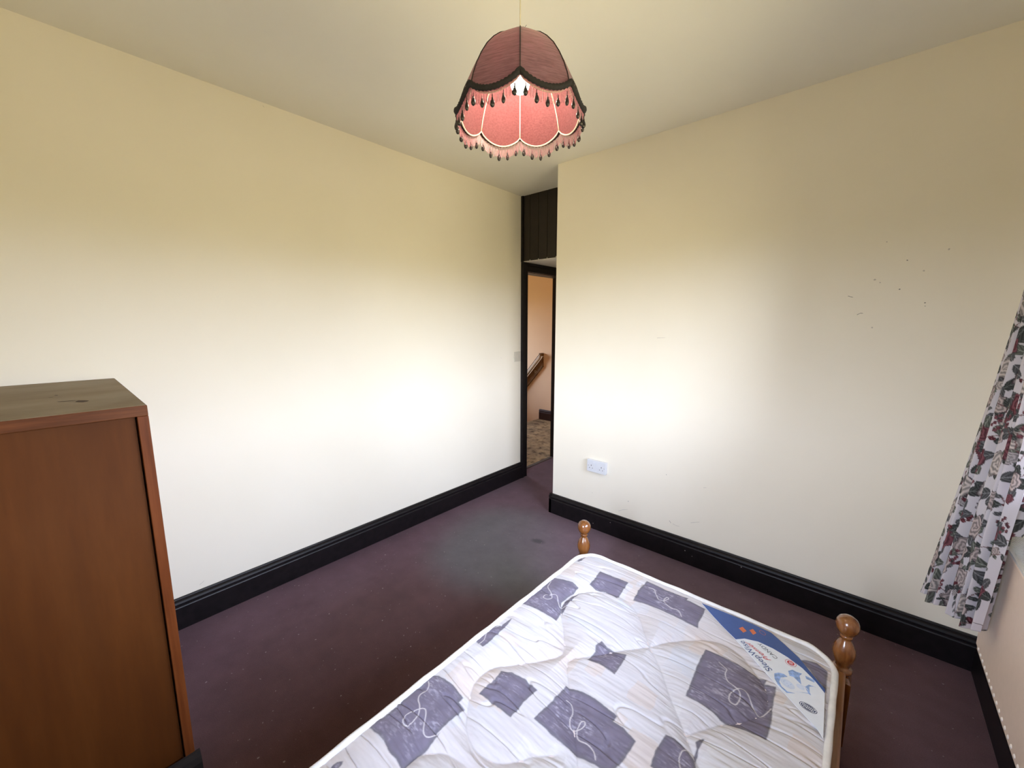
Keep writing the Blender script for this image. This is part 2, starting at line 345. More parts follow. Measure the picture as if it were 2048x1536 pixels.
# ------------------------------------------------------------------ doorway, bulkhead, trims
bm = B((XA, XA + 0.020, DY0 - 0.07, DY0, 0, DZ + 0.075), (XA, XA + 0.020, DY0, DY1, DZ, DZ + 0.075), (XA, XA + 0.020, DY1, DY1 + 0.07, 0, DZ + 0.075))
box(bm, XA + 0.020, XA + 0.026, DY0 - 0.07, DY0 - 0.045, 0, DZ + 0.075); box(bm, XA + 0.020, XA + 0.026, DY0 - 0.045, DY1 + 0.045, DZ + 0.05, DZ + 0.075)
box(bm, XA + 0.020, XA + 0.023, DY0 - 0.012, DY0, 0, DZ); box(bm, XA + 0.020, XA + 0.023, DY0, DY1, DZ, DZ + 0.012)
dr = struct(obj('door_1', bm, M_black, bevel=0.0015), 'black door surround in the recess')
bm = B((XA - T - 0.002, XA, DY0, DY0 + 0.004, 0, DZ), (XA - T - 0.002, XA, DY1 - 0.02, DY1, 0, DZ), (XA - T - 0.002, XA, DY0, DY1, DZ - 0.004, DZ), (XA - T - 0.02, XA - T - 0.002, DY1 - 0.02, DY1 + 0.06, 0, DZ + 0.06), (XA - T - 0.02, XA - T - 0.002, DY0 - 0.06, DY0, 0, DZ + 0.06))
obj('door_lining', bm, M_black, dr)
struct(obj('trim_1', B((XA - T - 0.015, XA - T + 0.02, DY0, DY1, -0.001, 0.004)), plain('threshold_strip', (0.07, 0.055, 0.045), 0.7)), 'carpet joining strip at the door threshold')
bm = bmesh.new(); x = XA + 0.001
while x < XN - 0.01:
    x1 = min(x + 0.0905, XN - 0.002); box(bm, x + 0.0025, x1 - 0.0025, BY, BY + 0.02, BZ, H); x = x1
box(bm, XA, XN, BY + 0.004, BY + 0.03, BZ, H)
bh = struct(obj('wall_bulkhead', bm, M_board), 'dark vertical boards of the bulkhead over the door')
obj('soffit', B((XA + 0.021, XN, BY + 0.001, YB + 1.5, BZ - 0.003, BZ + 0.01)), M_soffit, bh)
struct(obj('trim_2', B((XA, XA + 0.022, BY - 0.012, BY, DZ + 0.075, H)), M_black), 'black corner strip beside the boards')
struct(obj('trim_3', B((XN - 0.012, XN, BY - 0.012, BY, BZ, H)), M_black), 'black corner strip at the far side of the boards')

# light switch on the left wall
M_plastic = plain('white_plastic', (0.66, 0.67, 0.70), 0.3, var=0.01)
M_dark = plain('dark_slot', (0.015, 0.014, 0.014), 0.6)
M_switch = plain('ivory_plastic', (0.60, 0.56, 0.48), 0.5, var=0.01)
sw = thing('light_switch', 'small white light switch on the cream wall beside the black door surround', 'light switch', (XA, 2.722, 1.142))
shift(obj('switch_plate', B((XA, XA + 0.009, 2.679, 2.765, 1.099, 1.185)), M_switch, bevel=0.003), sw)
shift(obj('rocker', B((XA + 0.009, XA + 0.0135, 2.712, 2.732, 1.127, 1.157)), M_switch, bevel=0.0015), sw)

# double socket on the right wall
sx0, sx1, sz0, sz1, D = -1.387, -1.241, 0.417, 0.503, 0.027
so = thing('double_socket', 'white double plug socket low on the right cream wall', 'socket', ((sx0 + sx1) / 2, YB, (sz0 + sz1) / 2))
shift(obj('back_box', B((sx0 + 0.002, sx1 - 0.002, YB - 0.018, YB, sz0 + 0.002, sz1 - 0.002)), M_plastic, bevel=0.002), so)
fp = shift(obj('face_plate', B((sx0, sx1, YB - D, YB - 0.0185, sz0, sz1)), M_plastic, bevel=0.003), so)
rk = shift(obj('rocker', B(((sx0 + sx1) / 2 - 0.016 - 0.011, (sx0 + sx1) / 2 - 0.016 + 0.013, YB - D - 0.004, YB - D, sz1 - 0.036, sz1 - 0.017)), M_plastic, bevel=0.0015), so)
for cx in (sx0 + 0.034, sx1 - 0.034):
    z_ = sz0 + 0.045
    bm = B((cx - 0.002, cx + 0.002, YB - D - 0.0004, YB - D + 0.001, z_ - 0.003, z_ + 0.0055), (cx - 0.0145, cx - 0.0105, YB - D - 0.0004, YB - D + 0.001, z_ - 0.020, z_ - 0.0145), (cx + 0.0085, cx + 0.0125, YB - D - 0.0004, YB - D + 0.001, z_ - 0.020, z_ - 0.0145))
    shift(obj('pin_holes', bm, M_dark), so)
M_screw = plain('screw_grey', (0.45, 0.44, 0.43), 0.4)
for cx in (sx0 + 0.013, sx1 - 0.013):
    bm = bmesh.new()
    bmesh.ops.create_circle(bm, cap_ends=True, radius=0.0035, segments=12, matrix=Matrix.Translation((cx, YB - D - 0.0004, (sz0 + sz1) / 2)) @ Matrix.Rotation(PI / 2, 4, 'X'))
    shift(obj('screw_cap', bm, M_screw), so)

# handrail on the landing wall
hr = thing('handrail', 'sloping wooden handrail with a backing board on the landing wall', 'handrail', (-3.56, HY, 0.93))
yr = HY - 0.055; sl = 1.12
def rp_(x, off): return 0.955 + (x + 3.575) * sl + off
xs0, xs1 = -5.0, -3.575
bm = bmesh.new(); n_ = 12
def bar(bm, x0, x1, o0, o1, y0, y1):
    vs = [bm.verts.new(q) for q in [(x0, y0, rp_(x0, o0)), (x1, y0, rp_(x1, o0)), (x1, y0, rp_(x1, o1)), (x0, y0, rp_(x0, o1)), (x0, y1, rp_(x0, o0)), (x1, y1, rp_(x1, o0)), (x1, y1, rp_(x1, o1)), (x0, y1, rp_(x0, o1))]]
    for f in [(0, 1, 2, 3), (7, 6, 5, 4), (0, 4, 5, 1), (1, 5, 6, 2), (2, 6, 7, 3), (3, 7, 4, 0)]: bm.faces.new([vs[i] for i in f])
bar(bm, xs0, xs1, -0.025, 0.03, HY - 0.075, HY - 0.03); shift(obj('rail', bm, M_oak_light, bevel=0.006), hr)
bm = bmesh.new(); bar(bm, xs0, xs1 - 0.004, 0.031, 0.05, HY - 0.07, HY - 0.035); box(bm, xs1 - 0.02, xs1 + 0.02, HY - 0.07, HY, 0.955, 1.0); shift(obj('rail_cap', bm, M_oak, bevel=0.004), hr)
bm = bmesh.new(); bar(bm, xs0, xs1 + 0.012, -0.165, -0.026, HY - 0.022, HY); shift(obj('backing_board', bm, wood('board_brown', (0.16, 0.09, 0.045), (0.21, 0.125, 0.065), (0.26, 0.16, 0.09), 4, (2, 2, 2), 0.5), bevel=0.002), hr)
bm = bmesh.new(); bar(bm, xs0, xs1 + 0.012, -0.175, -0.163, HY - 0.028, HY); bm2 = bm
box(bm, xs1 + 0.008, xs1 + 0.018, HY - 0.028, HY, rp_(xs1 + .012, -0.175), rp_(xs1 + .012, -0.02)); shift(obj('board_edging', bm, M_oak), hr)
bm = bmesh.new()
tube(bm, [(-3.69 + 0.022 * math.cos(t) * (1 - t / 9), HY - 0.026, 0.71 + 0.026 * math.sin(t) * (1 - t / 9)) for t in [i * 0.45 for i in range(16)]], 0.004, 6)
shift(obj('scroll_ornament', bm, M_oak_light, smooth=True), hr)

# ------------------------------------------------------------------ window
M_upvc = plain('white_window_paint', (0.8, 0.81, 0.82), 0.35, var=0.02)
m, nt, nd, b = new_mat('window_glass'); M_glass = m
nd.remove(b); tr = nd.new('ShaderNodeBsdfTransparent'); gl = nd.new('ShaderNodeBsdfGlossy'); gl.inputs['Roughness'].default_value = 0.02
fz = nd.new('ShaderNodeFresnel'); fz.inputs[0].default_value = 1.45; mx = nd.new('ShaderNodeMixShader')
nt.links.new(fz.outputs[0], mx.inputs[0]); nt.links.new(tr.outputs[0], mx.inputs[1]); nt.links.new(gl.outputs[0], mx.inputs[2])
nt.links.new(mx.outputs[0], nd['Material Output'].inputs[0])
def window(name, x, y0, y1, z0, z1, mull, lab):
    fw = 0.05; bs = [(x, x + 0.06, y0, y0 + fw, z0, z1), (x, x + 0.06, y1 - fw, y1, z0, z1), (x, x + 0.06, y0 + fw, y1 - fw, z0, z0 + fw), (x, x + 0.06, y0 + fw, y1 - fw, z1 - fw, z1)]
    for q in mull: bs.append((x + 0.005, x + 0.055, q - 0.025, q + 0.025, z0 + fw, z1 - fw))
    w = struct(obj(name, B(*bs), M_upvc, bevel=0.004), lab)
    e = [y0 + fw] + [v for q in mull for v in (q - 0.025, q + 0.025)] + [y1 - fw]
    for i in range(0, len(e), 2):
        obj('window_pane', B((x + 0.027, x + 0.033, e[i], e[i + 1], z0 + fw, z1 - fw)), M_glass, w)
    return w
w1 = window('window_1', XC + 0.10, WY0, WY1, WZ0, WZ1, [0.95], 'white framed window beside the floral curtain')
obj('window_sill', B((XC - 0.02, XC + 0.10, WY0 + 0.002, WY1 - 0.002, WZ0 - 0.0, WZ0 + 0.028)), M_upvc, w1, bevel=0.005)
bmw = [(VX0, VX1, YK - 0.1, YK - 0.05, WZ0, WZ0 + 0.05), (VX0, VX1, YK - 0.1, YK - 0.05, WZ1 - 0.05, WZ1), (VX0, VX0 + 0.05, YK - 0.1, YK - 0.05, WZ0, WZ1), (VX1 - 0.05, VX1, YK - 0.1, YK - 0.05, WZ0, WZ1)]  # frame of the added window that fills the right wall with light
w3 = struct(obj('window_added_back', B(*bmw), M_upvc, bevel=0.003), 'unseen window added behind the camera to light the right wall')
obj('window_pane', B((VX0 + 0.05, VX1 - 0.05, YK - 0.078, YK - 0.072, WZ0 + 0.05, WZ1 - 0.05)), M_glass, w3)
window('window_added_stair', -5.36, 3.45, 4.35, 0.8, 1.9, [], 'unseen stairwell window added to light the landing wall')

# ------------------------------------------------------------------ radiator
M_rad = plain('cream_radiator_enamel', (0.84, 0.68, 0.58), 0.42, var=0.02)
M_radtop = plain('white_radiator_grille', (0.78, 0.78, 0.77), 0.4, var=0.02)
ry0, ry1, rz0, rz1, rx0, rx1 = 0.55, 2.07, 0.285, 0.725, 0.400, 0.465
rd = thing('radiator', 'cream panel radiator under the window with a white slatted top', 'radiator', (rx0, ry0, rz0))
bm = B((rx0, rx0 + 0.012, ry0, ry1, rz0 + 0.016, rz1), (rx1 - 0.012, rx1, ry0 + 0.01, ry1 - 0.01, rz0 + 0.016, rz1 - 0.01))
shift(obj('panel', bm, M_rad, bevel=0.006, seg=4), rd)
shift(obj('bottom_seam', B((rx0 + 0.0035, rx0 + 0.0085, ry0 + 0.006, ry1 - 0.006, rz0, rz0 + 0.024)), M_rad, bevel=0.002), rd)
bm = bmesh.new(); y = ry0 + 0.03
while y < ry1 - 0.02:
    bmesh.ops.create_uvsphere(bm, u_segments=10, v_segments=6, radius=1, matrix=Matrix.Translation((rx0 + 0.0008, y, rz0 + 0.025)) @ Matrix.Diagonal((0.0040, 0.0070, 0.0065, 1))); y += 0.0335
so_ = shift(obj('seam_welds', bm, plain('seam_weld_enamel', (0.86, 0.78, 0.72), 0.35), smooth=True), rd); so_['kind'] = 'stuff'
for y in (ry0 + 0.001, ry1 - 0.004):
    shift(obj('side_panel', B((rx0 + 0.002, rx1, y, y + 0.003, rz0 + 0.03, rz1 - 0.004)), M_rad), rd)
bm = B((rx0 + 0.001, rx0 + 0.010, ry0, ry1, rz1, rz1 + 0.008), (rx1 - 0.009, rx1, ry0, ry1, rz1, rz1 + 0.008)); y = ry0 + 0.006
while y < ry1 - 0.006:
    box(bm, rx0 + 0.010, rx1 - 0.009, y, y + 0.0065, rz1 + 0.002, rz1 + 0.007); y += 0.0125
shift(obj('top_grille', bm, M_radtop), rd)

# ------------------------------------------------------------------ cabinet
CX0, CX1, CY0, CY1, CT = XA + 0.006, -1.492, YK + 0.004, 0.157, 1.212
cb = thing('cabinet', 'tall dark brown wooden cabinet with recessed back panel against the left wall', 'cabinet', (CX0, CY0, 0))
shift(obj('top', B((CX0, CX1, CY0, CY1, CT - 0.03, CT)), M_cab_rail, bevel=0.002), cb)
tp = shift(obj('top_surface', B((CX0 + 0.001, CX1 - 0.003, CY0 + 0.001, CY1 - 0.003, CT - 0.001, CT + 0.0008)), M_cab_top), cb); tp['label'] = 'faded greyish cabinet top'
shift(obj('side_panel', B((CX0, CX1, CY1 - 0.024, CY1, 0.035, CT - 0.03)), M_cab_frame, bevel=0.0015), cb)
shift(obj('side_panel', B((CX0, CX1, CY0, CY0 + 0.024, 0.035, CT - 0.03)), M_cab_frame, bevel=0.0015), cb)
bpn = shift(obj('back_panel', B((CX1 - 0.022, CX1 - 0.016, CY0 + 0.026, CY1 - 0.027, 0.035, CT - 0.032)), M_cab_panel), cb); bpn['label'] = 'recessed brown plywood panel'
shift(obj('inner_carcass', B((CX0 + 0.02, CX1 - 0.03, CY0 + 0.026, CY1 - 0.026, 0.035, CT - 0.032)), M_board), cb)
pl = bmesh.new(); extrude_profile(pl, [(0, 0), (0.026, 0), (0.026, 0.050), (0.020, 0.058), (0.017, 0.066), (0.008, 0.078), (0, 0.080)], (CX1 - 0.001, CY0), (CX1 - 0.001, CY1 + 0.012), (1, 0))
pt = shift(obj('plinth', pl, plain('blackened_plinth', (0.012, 0.007, 0.005), 0.9, var=0.4, nscale=15)), cb); pt['label'] = 'blackened moulded plinth along the foot'
M_cc = plain('bare_dark_chip', (0.045, 0.022, 0.011), 0.8)
for cx, cy, r1, r2, a0 in [(-1.70, 0.040, 0.024, 0.012, 0.25), (-1.735, 0.012, 0.026, 0.005, 1.2), (-1.90, -0.008, 0.009, 0.003, 0.3), (-1.86, -0.02, 0.006, 0.003, 1.2)]:
    bm = bmesh.new(); random.seed(int(cx * -1000))
    vs = []
    for i in range(12):
        t = i * PI / 6; px, py = r1 * math.cos(t) * random.uniform(.75, 1.1), r2 * math.sin(t) * random.uniform(.7, 1.2)
        vs.append(bm.verts.new((cx + px * math.cos(a0) - py * math.sin(a0), cy + px * math.sin(a0) + py * math.cos(a0), CT + 0.0014)))
    bm.faces.new(vs); shift(obj('veneer_chip', bm, M_cc), cb)['label'] = 'dark chip in the top veneer'

# ------------------------------------------------------------------ bed
MX0, MX1, MY0, MY1, MZ0, MZ1 = -0.890, 0.030, -0.385, 1.532, 0.245, 0.400
bed = thing('single_bed', 'low pine single bed frame with turned ball posts under the patterned mattress', 'bed', (-0.44, 0.6, 0))
PPY = 1.575
def post(x, y, top=0.502):
    bm = bmesh.new(); d = top - 0.502
    s_ = 0.0265
    # square shaft with chamfered shoulders
    rings = [(0.017, 0.0), (0.017, 0.062), (s_, 0.075), (s_, 0.290 + d), (0.0185, 0.306 + d)]
    def ring(r, z, k):
        if k: return [bm.verts.new((x + a * r, y + b_ * r, z)) for a, b_ in ((-1, -1), (1, -1), (1, 1), (-1, 1))]
    q = [ring(r, z, 1) for r, z in rings]
    for a, b_ in zip(q, q[1:]):
        for i in range(4): bm.faces.new([a[i], a[(i + 1) % 4], b_[(i + 1) % 4], b_[i]])
    bm.faces.new(q[0][::-1]); bm.faces.new(q[-1])
    pr = [(0.0, 0.300), (0.020, 0.302), (0.0205, 0.311), (0.0255, 0.314), (0.0275, 0.320), (0.0255, 0.327), (0.0185, 0.330), (0.017, 0.335), (0.0200, 0.343), (0.0260, 0.358), (0.0298, 0.374), (0.0300, 0.386), (0.0270, 0.401), (0.0200, 0.417), (0.0145, 0.427), (0.0132, 0.432),
          (0.0160, 0.434), (0.0176, 0.438), (0.0162, 0.442), (0.0150, 0.444), (0.0190, 0.448), (0.0258, 0.456), (0.0300, 0.467), (0.0310, 0.477), (0.0292, 0.488), (0.0245, 0.497), (0.0160, 0.504), (0.007, 0.507), (0, 0.5075)]
    lathe(bm, [(r, z + d) for r, z in pr], 32, (x, y, 0))
    return bm
for (px, py, tz) in ((0.043, PPY, 0.512), (-0.925, PPY, 0.505), (0.043, -0.43, 0.80), (-0.925, -0.43, 0.80)):
    o = shift(obj('bed_post', post(px, py, tz), M_pine, bevel=0.0), bed)
    for f in o.data.polygons: f.use_smooth = abs(f.normal.z) < 2 and len(f.vertices) <= 4 and f.area < 0.0004
for x0 in (0.032, -0.912):
    shift(obj('side_rail', B((x0, x0 + 0.022, -0.42, PPY - 0.01, 0.19, 0.335)), M_pine_rail, bevel=0.006, seg=3), bed)
shift(obj('foot_rail', B((-0.91, 0.03, PPY - 0.011, PPY + 0.011, 0.17, 0.26)), M_pine_rail, bevel=0.004), bed)
shift(obj('headboard', B((-0.91, 0.03, -0.441, -0.419, 0.17, 0.26), (-0.91, 0.03, -0.441, -0.419, 0.58, 0.72)), M_pine_rail, bevel=0.004), bed)
for k in range(7):
    bm = bmesh.new(); xx = -0.80 + k * 0.12; lathe(bm, [(0.009, 0.255), (0.014, 0.34), (0.009, 0.42), (0.014, 0.50), (0.009, 0.585)], 14, (xx, -0.43, 0)); shift(obj('spindle', bm, M_pine, smooth=True), bed)
for k in range(12):
    yy = -0.33 + k * 0.162; shift(obj('slat', B((-0.891, 0.033, yy, yy + 0.07, 0.228, 0.2440)), M_pine_rail), bed)
bmx = B((-0.8895, -0.868, -0.41, 1.55, 0.205, 0.227), (0.010, 0.0315, -0.41, 1.55, 0.205, 0.227)); shift(obj('slat_batten', bmx, M_pine_rail), bed)

# ------------------------------------------------------------------ mattress
# outlines of the print, the quilting seams, the decorative threads and the label, in metres on the mattress top
PATCH=[[[-0.885,1.267],[-0.846,1.273],[-0.8,1.286],[-0.768,1.277],[-0.765,1.243],[-0.773,1.199],[-0.773,1.163],[-0.743,1.12],[-0.732,1.07],[-0.79,1.067],[-0.883,1.059],[-0.884,1.089],[-0.886,1.163],[-0.88,1.208]],[[-0.753,1.259],[-0.748,1.172],[-0.737,1.114],[-0.758,1.14],[-0.768,1.179]],[[-0.856,0.977],[-0.846,0.944],[-0.843,0.892],[-0.838,0.836],[-0.843,0.815],[-0.88,0.822],[-0.884,0.851],[-0.886,0.909],[-0.861,0.923],[-0.858,0.954]],[[-0.883,0.644],[-0.864,0.653],[-0.804,0.659],[-0.756,0.653],[-0.754,0.636],[-0.73,0.635],[-0.73,0.601],[-0.729,0.556],[-0.721,0.509],[-0.727,0.466],[-0.728,0.436],[-0.758,0.436],[-0.78,0.432],[-0.813,0.439],[-0.878,0.436],[-0.876,0.497],[-0.879,0.572]],[[-0.736,0.789],[-0.708,0.805],[-0.656,0.811],[-0.611,0.804],[-0.614,0.766],[-0.615,0.693],[-0.675,0.693],[-0.733,0.691],[-0.732,0.726],[-0.73,0.768]],[[-0.561,0.88],[-0.521,0.887],[-0.471,0.891],[-0.403,0.886],[-0.403,0.865],[-0.376,0.866],[-0.336,0.855],[-0.34,0.784],[-0.35,0.752],[-0.374,0.742],[-0.441,0.735],[-0.511,0.731],[-0.566,0.734],[-0.56,0.806]],[[-0.858,0.325],[-0.857,0.34],[-0.847,0.349],[-0.841,0.344],[-0.839,0.33],[-0.844,0.318]],[[-0.752,1.421],[-0.713,1.425],[-0.629,1.429],[-0.626,1.379],[-0.626,1.325],[-0.678,1.333],[-0.712,1.316],[-0.744,1.321],[-0.745,1.362]],[[-0.579,1.494],[-0.501,1.488],[-0.418,1.498],[-0.417,1.485],[-0.35,1.478],[-0.345,1.426],[-0.346,1.383],[-0.341,1.359],[-0.407,1.361],[-0.466,1.363],[-0.574,1.355],[-0.578,1.408]],[[-0.564,1.095],[-0.539,1.085],[-0.475,1.094],[-0.47,1.049],[-0.468,0.998],[-0.506,1.003],[-0.563,1.0],[-0.56,1.045],[-0.568,1.064]],[[-0.293,1.281],[-0.26,1.283],[-0.214,1.283],[-0.184,1.289],[-0.161,1.286],[-0.144,1.282],[-0.124,1.289],[-0.125,1.27],[-0.099,1.275],[-0.096,1.195],[-0.089,1.129],[-0.092,1.077],[-0.14,1.073],[-0.183,1.064],[-0.217,1.07],[-0.286,1.07],[-0.289,1.126],[-0.294,1.22]],[[-0.288,0.922],[-0.266,0.93],[-0.238,0.928],[-0.213,0.915],[-0.204,0.892],[-0.2,0.866],[-0.24,0.835],[-0.286,0.822],[-0.291,0.867]],[[-0.218,0.977],[-0.21,0.982],[-0.213,0.945],[-0.209,0.909],[-0.219,0.924],[-0.218,0.945],[-0.224,0.958]],[[-0.057,1.435],[-0.018,1.451],[0.009,1.439],[0.012,1.349],[-0.021,1.391]],[[-0.876,1.428],[-0.872,1.448],[-0.857,1.478],[-0.856,1.442]]]
SEAM=[[[-0.749,1.264],[-0.767,1.223],[-0.767,1.173],[-0.743,1.119],[-0.697,1.065],[-0.646,0.996],[-0.638,0.959],[-0.675,0.898],[-0.733,0.826],[-0.765,0.787],[-0.774,0.747],[-0.768,0.705],[-0.746,0.669],[-0.716,0.632],[-0.688,0.603],[-0.651,0.586],[-0.613,0.583],[-0.571,0.596],[-0.54,0.625],[-0.513,0.666],[-0.476,0.703]],[[-0.749,1.264],[-0.722,1.297],[-0.671,1.333],[-0.615,1.344],[-0.569,1.33],[-0.517,1.285],[-0.476,1.23],[-0.431,1.176],[-0.386,1.131],[-0.348,1.081],[-0.313,1.036],[-0.276,0.994],[-0.241,0.951],[-0.206,0.911],[-0.175,0.879]],[[-0.544,1.046],[-0.581,1.001],[-0.604,0.972],[-0.6,0.943],[-0.558,0.889],[-0.508,0.833],[-0.471,0.782],[-0.436,0.739],[-0.409,0.7],[-0.395,0.673]],[[-0.544,1.046],[-0.503,1.104],[-0.449,1.169],[-0.435,1.186],[-0.391,1.252],[-0.332,1.312],[-0.291,1.344],[-0.244,1.354],[-0.193,1.334],[-0.155,1.295],[-0.123,1.257],[-0.11,1.215],[-0.11,1.176],[-0.123,1.141],[-0.161,1.084],[-0.183,1.064],[-0.22,1.011],[-0.25,0.965]],[[-0.73,0.442],[-0.728,0.48],[-0.706,0.507],[-0.68,0.527],[-0.649,0.536],[-0.618,0.54],[-0.589,0.528],[-0.569,0.499]]]
THREAD=[[[-0.875,1.24],[-0.861,1.198],[-0.829,1.175],[-0.81,1.154],[-0.818,1.135],[-0.835,1.134],[-0.838,1.151],[-0.821,1.169],[-0.805,1.18],[-0.781,1.156],[-0.758,1.141],[-0.745,1.178]],[[-0.864,0.923],[-0.882,0.892],[-0.877,0.867],[-0.86,0.839],[-0.862,0.819]],[[-0.874,0.622],[-0.858,0.612],[-0.852,0.6],[-0.853,0.578],[-0.843,0.564],[-0.824,0.555],[-0.807,0.539],[-0.8,0.516],[-0.804,0.501],[-0.814,0.497],[-0.825,0.503],[-0.83,0.517],[-0.821,0.542],[-0.807,0.558],[-0.792,0.552],[-0.774,0.533],[-0.758,0.519],[-0.743,0.518],[-0.731,0.532],[-0.727,0.555]],[[-0.535,0.841],[-0.519,0.842],[-0.503,0.825],[-0.496,0.8],[-0.482,0.784],[-0.464,0.794],[-0.457,0.811],[-0.464,0.818],[-0.47,0.809],[-0.466,0.787],[-0.452,0.772],[-0.427,0.773],[-0.405,0.766],[-0.392,0.752]],[[-0.554,1.455],[-0.535,1.459],[-0.513,1.428],[-0.493,1.409],[-0.477,1.423],[-0.472,1.445],[-0.481,1.443],[-0.479,1.414],[-0.448,1.395],[-0.42,1.398],[-0.401,1.376]],[[-0.247,1.253],[-0.231,1.244],[-0.221,1.237],[-0.22,1.216],[-0.209,1.196],[-0.192,1.19],[-0.176,1.183],[-0.169,1.163],[-0.172,1.137],[-0.183,1.131],[-0.191,1.137],[-0.193,1.158],[-0.183,1.184],[-0.169,1.195],[-0.155,1.188],[-0.138,1.164],[-0.118,1.148],[-0.105,1.171],[-0.099,1.192]],[[-0.228,0.859],[-0.241,0.886],[-0.243,0.908],[-0.237,0.924],[-0.226,0.926]]]
LABEL=[[-0.369,1.499],[-0.317,1.454],[-0.273,1.419],[-0.23,1.388],[-0.185,1.352],[-0.107,1.285],[-0.045,1.234],[0.004,1.194],[0.016,1.174],[0.012,1.262],[0.008,1.352],[-0.026,1.391],[-0.062,1.436],[-0.102,1.468],[-0.147,1.5],[-0.2,1.504],[-0.277,1.503]]
BLUE=[[-0.369,1.499],[-0.317,1.454],[-0.273,1.419],[-0.23,1.389],[-0.209,1.412],[-0.172,1.427],[-0.131,1.426],[-0.09,1.416],[-0.05,1.397],[-0.017,1.368],[0.009,1.336],[0.008,1.352],[-0.026,1.391],[-0.062,1.436],[-0.102,1.468],[-0.147,1.5],[-0.2,1.504],[-0.277,1.503]]
ORG=[[[-0.234,1.45],[-0.226,1.466],[-0.211,1.453],[-0.218,1.438]],[[-0.205,1.464],[-0.197,1.478],[-0.184,1.464],[-0.191,1.449]]]
RINGO=[[-0.169,1.48]]
RED=[[-0.079,1.396],[-0.069,1.404],[-0.06,1.412]]
STAMP=[[-0.022,1.252],[-0.005,1.249],[-0.016,1.282]]
T_SW=[[-0.116,1.328],[-0.21,1.399],[-0.13,1.371],[-0.106,1.316]]
T_PR=[[-0.126,1.368],[-0.2,1.405]]
T_CA=[[-0.111,1.392],[-0.166,1.425]]
HAIR=[[-0.111,1.318],[-0.102,1.33],[-0.089,1.335],[-0.079,1.331],[-0.094,1.314],[-0.095,1.295],[-0.087,1.281],[-0.072,1.273],[-0.055,1.28],[-0.073,1.266],[-0.096,1.281],[-0.107,1.298]]
FACE=[[-0.076,1.303],[-0.061,1.296]]
SHOULD=[[[-0.056,1.287],[-0.027,1.304],[-0.02,1.302],[-0.025,1.313],[-0.036,1.322],[-0.027,1.306],[-0.046,1.293]],[[-0.047,1.324],[-0.033,1.323],[-0.024,1.311],[-0.027,1.333],[-0.017,1.342],[-0.012,1.342],[-0.029,1.34],[-0.036,1.324]],[[-0.081,1.356],[-0.072,1.37],[-0.062,1.369],[-0.048,1.372],[-0.053,1.358],[-0.05,1.348],[-0.045,1.326],[-0.053,1.332],[-0.066,1.342],[-0.075,1.339]],[[-0.04,1.37],[-0.017,1.37],[-0.017,1.359],[-0.037,1.359]]]

def seg_dist(X, Y, pl, closed=False, reach=0.1):
    d = np.full(X.shape, 9.0); px_ = [q[0] for q in pl]; py_ = [q[1] for q in pl]
    near = (X > min(px_) - reach) & (X < max(px_) + reach) & (Y > min(py_) - reach) & (Y < max(py_) + reach)
    if near.sum() < near.size: 
        if near.any(): d[near] = seg_dist(X[near], Y[near], pl, closed)
        return d
    n = len(pl)
    for i in range(n if closed else n - 1):
        ax, ay = pl[i]; bx, by = pl[(i + 1) % n]; vx, vy = bx - ax, by - ay; L = vx * vx + vy * vy + 1e-12
        t = np.clip(((X - ax) * vx + (Y - ay) * vy) / L, 0, 1)
        d = np.minimum(d, np.hypot(X - ax - t * vx, Y - ay - t * vy))
    return d
def inside(X, Y, pl):
    r_ = np.zeros(X.shape, bool); n = len(pl)
    for i in range(n):
        x0, y0 = pl[i]; x1, y1 = pl[(i + 1) % n]
        c = ((y0 > Y) != (y1 > Y)) & (X < (x1 - x0) * (Y - y0) / ((y1 - y0) + 1e-12) + x0); r_ ^= c
    return r_
def vnoise(X, Y, seed, s):
    """smooth value noise"""
    rng = np.random.RandomState(seed); G = rng.rand(128, 128)
    u, v = X / s, Y / s; i, j = np.floor(u).astype(int), np.floor(v).astype(int); fu, fv = u - i, v - j
    fu = fu * fu * (3 - 2 * fu); fv = fv * fv * (3 - 2 * fv)
    g = lambda a, b_: G[a % 128, b_ % 128]
    return (g(i, j) * (1 - fu) + g(i + 1, j) * fu) * (1 - fv) + (g(i, j + 1) * (1 - fu) + g(i + 1, j + 1) * fu) * fv
def fbm(X, Y, seed, s, sy=None, o=4):
    sy = sy or s; r_ = 0; a = 1; tot = 0
    for k in range(o):
        r_ = r_ + a * vnoise(X / s * 2 ** k, Y / sy * 2 ** k, seed + k, 1.0); tot += a; a *= 0.55
    return r_ / tot
def smooth_pl(pl, k=3):
    """Catmull-Rom"""
    P_ = [np.array(q) for q in pl]; P_ = [2 * P_[0] - P_[1]] + P_ + [2 * P_[-1] - P_[-2]]; out = []
    for i in range(1, len(P_) - 2):
        for t in np.arange(0, 1, 1 / k):
            a, b_, c, d = P_[i - 1:i + 3]
            out.append(0.5 * ((2 * b_) + (c - a) * t + (2 * a - 5 * b_ + 4 * c - d) * t * t + (3 * b_ - a - 3 * c + d) * t ** 3))
    out.append(P_[-2]); return [tuple(q) for q in out]
SEAM = [smooth_pl(s) for s in SEAM]; THREAD = [smooth_pl(s, 4) for s in THREAD]

